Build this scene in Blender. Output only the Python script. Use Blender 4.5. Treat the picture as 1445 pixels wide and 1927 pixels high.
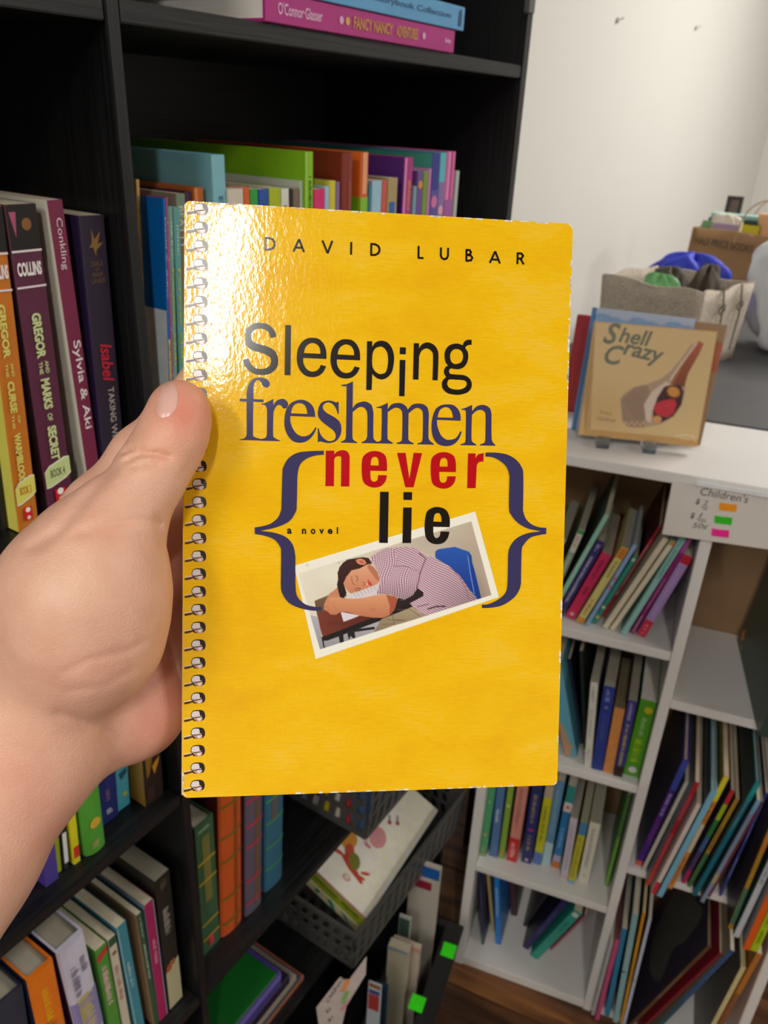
import bpy, bmesh, math, random
import numpy as np
from mathutils import Matrix, Vector
for o in list(bpy.data.objects): bpy.data.objects.remove(o)
C = bpy.context.scene.collection
SC = bpy.context.scene
random.seed(7)
# ------------------------------------------------------------------ camera
CX, CY, FPX = 722.5, 963.5, 1503.0
nrm = lambda v: np.asarray(v, float) / np.linalg.norm(v)
_d = nrm([578 - CX, 3960 - CY, FPX]); _u = np.array([1806 - CX, 262 - CY, FPX]); _u = nrm(_u - _d * (_u @ _d))
RW = np.stack([np.cross(_u, -_d), _u, -_d])          # camera axes (right, down, forward) -> world
def ray(px, py): return RW @ np.array([px - CX, py - CY, FPX])
def at_depth(px, py, z): return ray(px, py) * (z / FPX)
def on_plane(px, py, p0, n):
    r = ray(px, py); return r * (np.dot(p0, n) / np.dot(r, n))
def on_z(px, py, z): r = ray(px, py); return r * (z / r[2])
def on_x(px, py, x): r = ray(px, py); return r * (x / r[0])
def on_y(px, py, y): r = ray(px, py); return r * (y / r[1])
cam = bpy.data.cameras.new('camera'); camo = bpy.data.objects.new('camera', cam); C.objects.link(camo)
cam.sensor_fit = 'VERTICAL'; cam.sensor_height = 36; cam.sensor_width = 36
cam.lens = FPX * 36 / 1927
M = Matrix.Identity(4)
for i in range(3):
    M[i][0] = RW[i, 0]; M[i][1] = -RW[i, 1]; M[i][2] = -RW[i, 2]
camo.matrix_world = M
cam.clip_start = 0.01; cam.clip_end = 60
cam.dof.use_dof = True; cam.dof.focus_distance = 0.282; cam.dof.aperture_fstop = 22
SC.camera = camo
# ------------------------------------------------------------------ world, lights, exposure
SC.view_settings.view_transform = 'Standard'; SC.view_settings.look = 'None'
SC.view_settings.gamma = 1; SC.view_settings.use_curve_mapping = False
SC.view_settings.exposure = 0.45
w = bpy.data.worlds.new('world'); SC.world = w; w.use_nodes = True
w.node_tree.nodes['Background'].inputs[0].default_value = (0.95, 0.97, 1.0, 1)
w.node_tree.nodes['Background'].inputs[1].default_value = 0.9
H, D = 1.42, 0.43                                    # camera height, distance of the bookcase front
CEIL = 1.12
BK_H, BK_W, BK_T = 0.21, 0.1393, 0.014               # the held book
BK_O = np.array([-0.2176, 0.2095, -0.0305])
BK_X = nrm([0.7708, 0.6365, -0.0248]); BK_Y = np.array([0.2399, -0.3261, -0.9144]); BK_Y = nrm(BK_Y - BK_X * (BK_X @ BK_Y)); BK_N = np.cross(BK_X, BK_Y)   # N points away from the camera
def refl(px, py):
    p = on_plane(px, py, BK_O, BK_N); v = nrm(p); r = v - 2 * (v @ BK_N) * BK_N
    return p + r * ((CEIL - 0.03 - p[2]) / r[2])
LIGHTS = []
def tube(c, ax, L, wd, power):
    l = bpy.data.lights.new('tube_lamp', 'AREA'); l.shape = 'RECTANGLE'; l.size = L; l.size_y = wd; l.energy = power
    l.color = (1.0, 0.96, 0.9)
    o = bpy.data.objects.new('tube_lamp', l)
    x = Vector((ax[0], ax[1], 0)).normalized(); z = Vector((0, 0, 1)); y = z.cross(x)
    m = Matrix((x, y, z)).transposed().to_4x4(); m.translation = Vector(c); o.matrix_world = m
    C.objects.link(o); LIGHTS.append((o, L, wd))
_a, _b = refl(430, 384), refl(398, 700)
_ax = nrm(_b - _a); _c = (_a + _b) / 2; _L = np.linalg.norm(_b - _a)
tube(_c, _ax, _L, 0.05, 14)
for k, (dx, dy, pw) in enumerate([(-0.25, 3.6, 34), (1.7, 2.0, 27), (-0.75, -0.5, 18)]):  # extra unseen tubes, added to brighten the white wall and the room
    tube((_c[0] + dx, _c[1] + dy, CEIL - 0.03), _ax, 1.2, 0.12, pw)
# ------------------------------------------------------------------ helpers
def lin(c):
    if isinstance(c, str):
        c = c.lstrip('#'); c = [int(c[i:i + 2], 16) / 255 for i in (0, 2, 4)]
    return tuple((x / 12.92 if x <= 0.04045 else ((x + 0.055) / 1.055) ** 2.4) for x in c) + (1,)
_mats = {}
def mat(hexc, rough=0.5, kind='plain', scale=60, amt=0.08, bump=0.0, metal=0, **kw):
    key = (hexc, rough, kind, scale, amt, bump, metal)
    if key in _mats: return _mats[key]
    m = bpy.data.materials.new(kind + '_' + str(hexc).strip('#')); m.use_nodes = True; nt = m.node_tree
    b = nt.nodes['Principled BSDF']; b.inputs['Roughness'].default_value = rough; b.inputs['Metallic'].default_value = metal
    tc = nt.nodes.new('ShaderNodeTexCoord'); mp = nt.nodes.new('ShaderNodeMapping'); nz = nt.nodes.new('ShaderNodeTexNoise')
    nt.links.new(tc.outputs['Object'], mp.inputs[0]); nt.links.new(mp.outputs[0], nz.inputs['Vector'])
    st = {'wood': (1, 1, 0.06), 'woody': (1, 0.06, 1), 'woodx': (0.06, 1, 1), 'pages': (30, 0.4, 0.4), 'pagesz': (0.4, 0.4, 30)}.get(kind, (1, 1, 1))
    mp.inputs['Scale'].default_value = tuple(scale * s for s in st)
    nz.inputs['Scale'].default_value = 1; nz.inputs['Detail'].default_value = 4
    mx = nt.nodes.new('ShaderNodeMixRGB'); col = lin(hexc)
    mx.inputs[1].default_value = tuple(max(0, c * (1 - amt * 2)) for c in col[:3]) + (1,)
    mx.inputs[2].default_value = tuple(min(1, c * (1 + amt * 2)) for c in col[:3]) + (1,)
    nt.links.new(nz.outputs['Fac'], mx.inputs[0]); nt.links.new(mx.outputs[0], b.inputs['Base Color'])
    if bump:
        bp = nt.nodes.new('ShaderNodeBump'); bp.inputs['Strength'].default_value = bump; bp.inputs['Distance'].default_value = 0.001
        nt.links.new(nz.outputs['Fac'], bp.inputs['Height']); nt.links.new(bp.outputs[0], b.inputs['Normal'])
    _mats[key] = m; return m
def vmat(name, rough=0.4, sub=0.0, bump=0.0):
    m = bpy.data.materials.new(name); m.use_nodes = True; nt = m.node_tree; b = nt.nodes['Principled BSDF']
    a = nt.nodes.new('ShaderNodeVertexColor'); a.layer_name = 'col'
    nt.links.new(a.outputs['Color'], b.inputs['Base Color']); b.inputs['Roughness'].default_value = rough
    return m
def link(name, me, parent=None, mats=(), **props):
    o = bpy.data.objects.new(name, me); C.objects.link(o)
    for m in mats: me.materials.append(m)
    if parent: o.parent = parent
    for k, v in props.items(): o[k] = v
    return o
def empty(name, label, cat, group=None, mw=None):
    o = bpy.data.objects.new(name, None); C.objects.link(o); o.empty_display_size = 0.02
    o['label'] = label; o['category'] = cat
    if group: o['group'] = group
    if mw is not None: o.matrix_world = mw
    return o
def tagit(o, label, cat, group=None):
    o['label'] = label; o['category'] = cat
    if group: o['group'] = group
    return o
class MB:
    def __init__(s): s.v = []; s.f = []; s.m = []
    def add(s, vs, fs, m=0):
        n = len(s.v); s.v += [tuple(map(float, p)) for p in vs]; s.f += [tuple(i + n for i in f) for f in fs]; s.m += [m] * len(fs)
    def box(s, lo, hi, m=0):
        x0, y0, z0 = lo; x1, y1, z1 = hi
        s.add([(x0, y0, z0), (x1, y0, z0), (x1, y1, z0), (x0, y1, z0), (x0, y0, z1), (x1, y0, z1), (x1, y1, z1), (x0, y1, z1)],
              [(0, 3, 2, 1), (4, 5, 6, 7), (0, 1, 5, 4), (1, 2, 6, 5), (2, 3, 7, 6), (3, 0, 4, 7)], m)
    def prism(s, prof, vec, m=0):                     # prof: closed 3-D outline, vec: extrusion
        n = len(prof); vec = np.array(vec); a = [np.array(p, float) for p in prof]
        s.add(a + [p + vec for p in a], [tuple(range(n))[::-1], tuple(range(n, 2 * n))] + [(i, (i + 1) % n, (i + 1) % n + n, i + n) for i in range(n)], m)
    def tube(s, pts, r, n=8, m=0, cap=True):
        pts = [np.array(p, float) for p in pts]; rs = r if hasattr(r, '__len__') else [r] * len(pts); rings = []
        t0 = nrm(pts[1] - pts[0]); up = nrm(np.cross(t0, [0.3, 0.2, 1])); 
        for i, p in enumerate(pts):
            t = nrm(pts[min(i + 1, len(pts) - 1)] - pts[max(i - 1, 0)]); up = nrm(up - t * (up @ t)); sd = np.cross(t, up)
            rings += [p + rs[i] * (math.cos(2 * math.pi * k / n) * up + math.sin(2 * math.pi * k / n) * sd) for k in range(n)]
        fs = [(i * n + k, i * n + (k + 1) % n, (i + 1) * n + (k + 1) % n, (i + 1) * n + k) for i in range(len(pts) - 1) for k in range(n)]
        if cap: fs += [tuple(range(n))[::-1], tuple(range((len(pts) - 1) * n, len(pts) * n))]
        s.add(rings, fs, m)
    def mesh(s, name, bevel=0, smooth=False):
        me = bpy.data.meshes.new(name); me.from_pydata(s.v, [], s.f); me.polygons.foreach_set('material_index', s.m)
        bm = bmesh.new(); bm.from_mesh(me); bmesh.ops.recalc_face_normals(bm, faces=bm.faces)
        if bevel: bmesh.ops.bevel(bm, geom=[e for e in bm.edges if len(e.link_faces) == 2 and e.calc_face_angle(0) > 0.5], offset=bevel, segments=2, affect='EDGES', clamp_overlap=True)
        bm.to_mesh(me); bm.free()
        if smooth: me.polygons.foreach_set('use_smooth', [True] * len(me.polygons))
        me.update(); return me
    def obj(s, name, mats, parent=None, bevel=0, smooth=False, **props):
        return link(name, s.mesh(name, bevel, smooth), parent, mats if isinstance(mats, (list, tuple)) else [mats], **props)
def m4(x, y, z, o):
    m = Matrix.Identity(4)
    for i in range(3): m[i][0] = x[i]; m[i][1] = y[i]; m[i][2] = z[i]; m[i][3] = o[i]
    return m
def inv_pts(mw, pts):
    mi = mw.inverted(); return [tuple(mi @ Vector(tuple(p))) for p in pts]
_tg = {}
def text_geo(s, bold=0.0, shear=0.0, spacing=1.0):
    k = (s, bold, shear, spacing)
    if k not in _tg:
        cu = bpy.data.curves.new('t', 'FONT'); cu.body = s; cu.size = 1; cu.offset = bold; cu.shear = shear; cu.space_character = spacing; cu.resolution_u = 3
        o = bpy.data.objects.new('t', cu); C.objects.link(o); bpy.context.view_layer.update()
        me = bpy.data.meshes.new_from_object(o.evaluated_get(bpy.context.evaluated_depsgraph_get()))
        v = np.array([tuple(p.co[:2]) for p in me.vertices]) if len(me.vertices) else np.zeros((1, 2))
        f = [tuple(p.vertices) for p in me.polygons]
        lo, hi = v.min(0), v.max(0); v = (v - lo) / np.maximum(hi - lo, 1e-6)
        bpy.data.objects.remove(o); bpy.data.curves.remove(cu); bpy.data.meshes.remove(me)
        _tg[k] = (v, f, (hi - lo)[0] / (hi - lo)[1])
    return _tg[k]
def fill_geo(loops):
    cu = bpy.data.curves.new('f', 'CURVE'); cu.dimensions = '2D'; cu.fill_mode = 'BOTH'
    for L in loops:
        sp = cu.splines.new('POLY'); sp.points.add(len(L) - 1); sp.use_cyclic_u = True
        for i, p in enumerate(L): sp.points[i].co = (p[0], p[1], 0, 1)
    o = bpy.data.objects.new('f', cu); C.objects.link(o); bpy.context.view_layer.update()
    me = bpy.data.meshes.new_from_object(o.evaluated_get(bpy.context.evaluated_depsgraph_get()))
    v = [tuple(p.co[:2]) for p in me.vertices]; f = [tuple(p.vertices) for p in me.polygons]
    bpy.data.objects.remove(o); bpy.data.curves.remove(cu); bpy.data.meshes.remove(me)
    return v, f
def smooth_loop(s):
    """'x,y x,y* ...' closed outline; * marks sharp corners, the rest is a Catmull-Rom curve"""
    P = []; K = []
    for t in s.split():
        k = t.endswith('*'); a, b = t.rstrip('*').split(','); P.append((float(a), float(b))); K.append(k)
    P = np.array(P); n = len(P); out = []
    for i in range(n):
        p1, p2 = P[i], P[(i + 1) % n]; out.append(tuple(p1))
        if K[i] and K[(i + 1) % n]: continue
        p0 = P[i - 1] if not K[i] else 2 * p1 - p2; p3 = P[(i + 2) % n] if not K[(i + 1) % n] else 2 * p2 - p1
        if K[i]: p0 = p1
        if K[(i + 1) % n]: p3 = p2
        for t in (0.2, 0.4, 0.6, 0.8):
            out.append(tuple(0.5 * ((2 * p1) + (p2 - p0) * t + (2 * p0 - 5 * p1 + 4 * p2 - p3) * t * t + (3 * p1 - p0 - 3 * p2 + p3) * t ** 3)))
    return out
def ribbon(pts, wd):
    """flat stroke of width wd along pts -> verts, faces"""
    v = []; f = []; pts = [np.array(p, float) for p in pts]
    for i in range(len(pts) - 1):
        a, b = pts[i], pts[i + 1]; t = nrm(b - a); nn = np.array([-t[1], t[0]]) * wd / 2
        e = t * wd * 0.35
        a2 = a - (e if i > 0 else 0); b2 = b + (e if i < len(pts) - 2 else 0); k = len(v)
        v += [tuple(a2 - nn), tuple(b2 - nn), tuple(b2 + nn), tuple(a2 + nn)]; f.append((k, k + 1, k + 2, k + 3))
    return v, f
# raster painter for printed pictures (vertex colours on a dense grid)
class Canvas:
    def __init__(s, x0, y0, x1, y1, step):
        s.xs = np.arange(x0, x1 + step / 2, step); s.ys = np.arange(y0, y1 + step / 2, step)
        s.X, s.Y = np.meshgrid(s.xs, s.ys); s.c = np.zeros(s.X.shape + (3,)); s.soft = step * 0.9; s.a = np.zeros(s.X.shape)
    def mask(s, pts, soft=None):
        P = np.array(pts, float); acc = 0
        so = s.soft if soft is None else soft
        offs = [(-.33, -.33), (.33, -.33), (-.33, .33), (.33, .33), (0, 0)]
        for ox, oy in offs:
            X = s.X + ox * so; Y = s.Y + oy * so; ins = np.zeros(X.shape, bool); n = len(P)
            for i in range(n):
                x1, y1 = P[i]; x2, y2 = P[(i + 1) % n]
                if y1 == y2: continue
                c = ((y1 > Y) != (y2 > Y)) & (X < (x2 - x1) * (Y - y1) / (y2 - y1) + x1); ins ^= c
            acc = acc + ins
        return acc / len(offs)
    def poly(s, pts, col, soft=None, amt=1.0, col2=None, d=(0, 1)):
        m = (s.mask(pts, soft) * amt)[..., None]
        c = np.array([x / 255 for x in col])
        if col2 is not None:
            P = np.array(pts, float) @ np.array(d, float); t = np.clip((s.X * d[0] + s.Y * d[1] - P.min()) / max(P.max() - P.min(), 1e-6), 0, 1)[..., None]
            c = c * (1 - t) + np.array([x / 255 for x in col2]) * t
        if callable(col): pass
        s.c = s.c * (1 - m) + c * m
    def field(s, m, colarr): s.c = s.c * (1 - m[..., None]) + colarr * m[..., None]
    def blob(s, x, y, rx, ry, col, amt=1.0, ang=0, hard=2.0):
        ca, sa = math.cos(ang), math.sin(ang); u = ((s.X - x) * ca + (s.Y - y) * sa) / rx; v = (-(s.X - x) * sa + (s.Y - y) * ca) / ry
        m = np.clip((1 - np.sqrt(u * u + v * v)) * hard, 0, 1) * amt
        s.c = s.c * (1 - m[..., None]) + np.array([q / 255 for q in col]) * m[..., None]
    def line(s, pts, wd, col, amt=1.0):
        for a, b in zip(pts[:-1], pts[1:]):
            a = np.array(a, float); b = np.array(b, float); ab = b - a; L = ab @ ab
            t = np.clip(((s.X - a[0]) * ab[0] + (s.Y - a[1]) * ab[1]) / L, 0, 1)
            dd = np.hypot(s.X - a[0] - t * ab[0], s.Y - a[1] - t * ab[1]); m = np.clip((wd / 2 - dd) / (s.soft) + 0.5, 0, 1) * amt
            s.c = s.c * (1 - m[..., None]) + np.array([q / 255 for q in col]) * m[..., None]
    def mesh(s, name, fn, keep=None):
        ny, nx = s.X.shape; V = fn(s.X.ravel(), s.Y.ravel())
        idx = np.arange(ny * nx).reshape(ny, nx)
        F = np.stack([idx[:-1, :-1], idx[1:, :-1], idx[1:, 1:], idx[:-1, 1:]], -1).reshape(-1, 4)
        if keep is not None:
            k = keep.ravel(); F = F[k[F].all(1)]; u, inv = np.unique(F, return_inverse=True); V = V[u]; F = inv.reshape(-1, 4); cols = s.c.reshape(-1, 3)[u]
        else: cols = s.c.reshape(-1, 3)
        me = bpy.data.meshes.new(name); me.from_pydata(V.tolist(), [], F.tolist())
        ca = me.color_attributes.new('col', 'FLOAT_COLOR', 'POINT')
        lc = np.where(cols <= 0.04045, cols / 12.92, ((cols + 0.055) / 1.055) ** 2.4)
        ca.data.foreach_set('color', np.concatenate([lc, np.ones((len(lc), 1))], 1).astype(np.float32).ravel()); return me
# shelf frames: A along the shelf, B into it
class Frame:
    def __init__(s, O, A, B): s.O = np.array(O, float); s.A = nrm(A); s.B = nrm(B)
    def P(s, a, b, z): q = s.O + s.A * a + s.B * b; return np.array([q[0], q[1], z])
    def rz(s, p, z): q = on_z(*p, z) - s.O; return q @ s.A, q @ s.B
    def rb(s, p, b): q = on_plane(*p, s.O + s.B * b, s.B); return (q - s.O) @ s.A, q[2]
FB = Frame((-D, 0, 0), (0, 1, 0), (-1, 0, 0))
FC = Frame((-0.2571 * H, 0.6415 * H, 0), (0.9744, 0.2249, 0), (-0.2249, 0.9744, 0))
CREAM = mat('#C9BFA6', 0.8, 'pages', 90, 0.10)
WHITEP = mat('#E6E3DA', 0.8, 'pages', 90, 0.08)
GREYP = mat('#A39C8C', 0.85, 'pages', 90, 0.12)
# ------------------------------------------------------------------ room
def struct(name, mb, mats, bevel=0, parent=None, **kw):
    o = mb.obj(name, mats, parent, bevel, **kw)
    if parent is None: o['kind'] = 'structure'
    return o
WX = -D - 0.29
wallm = mat('#D8D6D0', 0.85, 'plain', 2.5, 0.012, 0.05)
b = MB(); b.box((WX - 0.05, -2.6, -H), (WX, 4.25, CEIL)); struct('wall_left', b, wallm)
b = MB(); b.box((WX, 4.2, -H), (3.2, 4.25, CEIL)); struct('wall_back', b, wallm)
b = MB(); b.box((WX, -2.65, -H), (3.2, -2.6, CEIL)); struct('wall_front', b, wallm)
b = MB(); b.box((3.2, -2.6, -H), (3.25, 4.25, CEIL)); struct('wall_right', b, wallm)
b = MB(); b.box((WX - 0.05, -2.6, CEIL), (3.2, 4.25, CEIL + 0.05)); struct('ceiling', b, mat('#DEDCD6', 0.9))
b = MB(); b.box((WX, -2.6, -H - 0.05), (3.2, 4.25, -H - 0.006)); fl = struct('floor', b, mat('#1B100A', 0.8))
def woodmat():
    m = bpy.data.materials.new('floor_wood'); m.use_nodes = True; nt = m.node_tree; B = nt.nodes['Principled BSDF']; B.inputs['Roughness'].default_value = 0.45
    tc = nt.nodes.new('ShaderNodeTexCoord'); oi = nt.nodes.new('ShaderNodeObjectInfo'); mp = nt.nodes.new('ShaderNodeMapping')
    ad = nt.nodes.new('ShaderNodeVectorMath'); ad.operation = 'ADD'
    sc = nt.nodes.new('ShaderNodeVectorMath'); sc.operation = 'SCALE'; sc.inputs['Scale'].default_value = 7.3
    nt.links.new(oi.outputs['Location'], sc.inputs[0]); nt.links.new(tc.outputs['Object'], ad.inputs[0]); nt.links.new(sc.outputs[0], ad.inputs[1])
    nt.links.new(ad.outputs[0], mp.inputs[0]); mp.inputs['Scale'].default_value = (3.5, 34, 10)
    nz = nt.nodes.new('ShaderNodeTexNoise'); nz.inputs['Scale'].default_value = 1; nz.inputs['Detail'].default_value = 6; nz.inputs['Distortion'].default_value = 0.8
    nt.links.new(mp.outputs[0], nz.inputs['Vector']); cr = nt.nodes.new('ShaderNodeValToRGB')
    el = cr.color_ramp.elements; el[0].position = 0.3; el[0].color = lin('#2E1B0E'); el[1].position = 0.72; el[1].color = lin('#8A5A30')
    e = el.new(0.5); e.color = lin('#5A3820'); nt.links.new(nz.outputs['Fac'], cr.inputs[0])
    hs = nt.nodes.new('ShaderNodeHueSaturation'); mr = nt.nodes.new('ShaderNodeMapRange'); mr.inputs[3].default_value = 0.65; mr.inputs[4].default_value = 1.35
    nt.links.new(oi.outputs['Random'], mr.inputs[0]); nt.links.new(mr.outputs[0], hs.inputs['Value']); nt.links.new(cr.outputs[0], hs.inputs['Color'])
    nt.links.new(hs.outputs[0], B.inputs['Base Color']); return m
wm = woodmat(); b = MB(); b.box((-0.6, -0.058, -0.005), (0.6, 0.058, 0.0)); plank_me = b.mesh('plank', 0.0012); plank_me.materials.append(wm)
pa = math.radians(9)
for j in range(-6, 20):
    for i in range(-2, 3):
        t = j * 0.1175 - 0.6; s0 = i * 1.203 + (j * 0.47) % 1.2 - 0.6; s1 = s0 + 1.2
        smin = (WX + 0.035 + t * math.sin(pa)) / math.cos(pa); s0c = max(s0, smin)
        if s1 - s0c < 0.03 or s0 > 1.6: continue
        s_ = (s0c + s1) / 2; x = s_ * math.cos(pa) - t * math.sin(pa); y = 1 + s_ * math.sin(pa) + t * math.cos(pa)
        if s0c > s0:
            q = MB(); q.box((-(s1 - s0c) / 2, -0.058, -0.005), ((s1 - s0c) / 2, 0.058, 0.0)); me_ = q.mesh('plank', 0.0012); me_.materials.append(wm)
        else: me_ = plank_me
        o = link('plank', me_, fl); o.location = (x, y, -H); o.rotation_euler.z = pa
for k, (px, py) in enumerate([(1160, 38), (1308, 52)]):
    p = on_x(px, py, WX); b = MB(); b.tube([p + [-.002, 0, 0], p + [0.006, 0, 0]], [0.007, 0.005], 7); b.tube([p + [0.004, 0.002, 0], p + [0.012, 0.012, 0.006]], 0.002, 6)
    tagit(b.obj('wall_hook', mat('#B9B6AD', 0.6)), ['small pale plaster hook high on the white wall, nearer the bookcase', 'small pale plaster hook high on the white wall, farther from the bookcase'][k], 'hook', 'hooks on the white wall')
for i, (lo, L, wd) in enumerate(LIGHTS):
    t = empty('ceiling_light', ['long tube light in the ceiling that glints on the yellow cover', 'added tube light farthest down the aisle, brightening the white wall', 'added fill tube light to the far right', 'added fill tube light behind the viewer'][i], 'lamp', 'ceiling tube lights', lo.matrix_world.copy())
    b = MB(); b.box((-L / 2 - .02, -wd / 2 - .02, 0.004), (L / 2 + .02, wd / 2 + .02, 0.028)); b.obj('housing', mat('#DDDDDD', 0.5), t, 0.003)
    lo.parent = t; lo.matrix_parent_inverse = t.matrix_world.inverted()
# ------------------------------------------------------------------ black bookcase
def black(kind):
    key = 'black' + kind
    if key in _mats: return _mats[key]
    m = bpy.data.materials.new('black_laminate'); m.use_nodes = True; nt = m.node_tree; B = nt.nodes['Principled BSDF']; B.inputs['Roughness'].default_value = 0.42
    tc = nt.nodes.new('ShaderNodeTexCoord'); mp = nt.nodes.new('ShaderNodeMapping'); nt.links.new(tc.outputs['Object'], mp.inputs[0])
    mp.inputs['Scale'].default_value = {'v': (420, 420, 9), 'y': (420, 9, 420)}[kind]
    nz = nt.nodes.new('ShaderNodeTexNoise'); nz.inputs['Scale'].default_value = 1; nz.inputs['Detail'].default_value = 3; nt.links.new(mp.outputs[0], nz.inputs['Vector'])
    cr = nt.nodes.new('ShaderNodeValToRGB'); cr.color_ramp.elements[0].position = 0.35; cr.color_ramp.elements[0].color = lin('#060607'); cr.color_ramp.elements[1].position = 0.7; cr.color_ramp.elements[1].color = lin('#19191B')
    nt.links.new(nz.outputs['Fac'], cr.inputs[0]); nt.links.new(cr.outputs[0], B.inputs['Base Color'])
    bp = nt.nodes.new('ShaderNodeBump'); bp.inputs['Strength'].default_value = 0.35; bp.inputs['Distance'].default_value = 0.0006
    nt.links.new(nz.outputs['Fac'], bp.inputs['Height']); nt.links.new(bp.outputs[0], B.inputs['Normal']); _mats[key] = m; return m
bc = empty('bookcase', 'tall black woodgrain bookcase full of books against the white wall', 'bookcase', None, Matrix.Translation((-D, 0, -H)))
def bpart(name, lo, hi, kind, bev=0.0008):
    b = MB(); o = Vector((-D, 0, -H)); b.box(Vector(lo) - o, Vector(hi) - o); return b.obj(name, black(kind), bc, bev)
TT = 0.0128; TB = 0.0100; TOPZ = 0.36; DEP = 0.275
ya, yb, yc = -0.215, 0.842 * D, 2.175 * D
for y0 in (ya, yb, yc):
    bpart('side_panel', (-D - DEP, y0, -H), (-D, y0 + {ya: TT, yb: TB, yc: 0.0145}[y0], TOPZ), 'v')
SZ = [0.1216 * D, -0.261, -0.5683, -0.868, -1.092, -1.39]
for z in SZ:
    for (p, q) in ((ya + TT, yb), (yb + TB, yc)):
        bpart('shelf', (-D - DEP + 0.005, p + 0.0004, z - 0.0125), (-D - 0.001, q - 0.0004, z), 'y')
bpart('top_panel', (-D - DEP, ya, TOPZ), (-D, yc + 0.0145, TOPZ + 0.014), 'y')
bpart('back_panel', (-D - DEP - 0.004, ya, -H), (-D - DEP, yc + 0.0145, TOPZ + 0.014), 'y', 0)
q = on_x(990, 24, -D + 0.004); b = MB(); b.box((0.0, yc - 0.012, q[2] + H), (0.006, yc + 0.004, q[2] + 0.05 + H)); b.obj('corner_bracket', mat('#5A5A5C', 0.5), bc, 0.001)
# ------------------------------------------------------------------ white cabinet
wlam = mat('#DCD9D6', 0.38, 'plain', 3, 0.01); kraft = mat('#8E6E4E', 0.85, 'plain', 30, 0.06)
CW, CD, CTK = 0.347 * H, 0.214, 0.0106 * H
CZT = -0.277 * H + 0.0145
cmw = m4(FC.A, FC.B, (0, 0, 1), (FC.O[0], FC.O[1], -H))
cb = empty('cubby_shelf', 'white low cubby shelf with two columns of children\'s books', 'shelf', None, cmw)
def cpart(name, lo, hi, m=wlam, bev=0.001):
    b = MB(); b.box((lo[0], lo[1], lo[2] + H), (hi[0], hi[1], hi[2] + H)); return b.obj(name, m, cb, bev)
P1, P2 = 0.168 * H, 0.178 * H
cpart('top_panel', (-0.004, -0.003, CZT - 0.0145), (CW + 0.004, CD, CZT))
for x0, x1 in ((0, CTK), (P1, P2), (CW - CTK, CW)): cpart('side_panel', (x0, 0, -H), (x1, CD - 0.004, CZT - 0.0147))
ZA = [-0.449 * H, -0.622 * H, -0.8115 * H, -0.985 * H]
ZB = [-0.503 * H, -0.738 * H, -0.985 * H]
for z in ZA: cpart('shelf', (CTK + .0003, 0.001, z - (0.0145 if z > -1.3 else 0.02)), (P1 - .0003, CD - 0.004, z))
for z in ZB: cpart('shelf', (P2 + .0003, 0.001, z - (0.0145 if z > -1.3 else 0.02)), (CW - CTK - .0003, CD - 0.004, z))
cpart('back_panel', (0.001, CD - 0.0038, -H + 0.01), (CW - 0.001, CD, CZT - 0.015), kraft, 0)
# black table beyond
tb = empty('table', 'black topped table beyond the white cubby shelf', 'table', None, Matrix.Translation((0, 1.5, -H)))
fl_ = [FC.P(a, CD + .004, 0) for a in (-.10, .95)]
tp_ = [(fl_[0][0], fl_[0][1] - 1.5), (fl_[1][0], fl_[1][1] - 1.5), (fl_[1][0], 1.7), (fl_[0][0], 1.7)]
pass
b = MB(); b.prism([(x, y, H - .39) for x, y in tp_], (0, 0, .012)); b.obj('tabletop', mat('#4A4A4B', 0.55, 'plain', 40, 0.05), tb, 0.002)
for x, y in ((fl_[0][0] + .03, fl_[0][1] - 1.5 + .06), (fl_[1][0] - .06, fl_[1][1] - 1.5 + .04), (fl_[1][0] - .06, 1.64), (fl_[0][0] + .03, 1.64)):
    b = MB(); b.box((x, y, 0), (x + 0.03, y + 0.03, H - 0.3902)); b.obj('leg', mat('#2A2A2A', 0.5), tb, 0.002)
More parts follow.
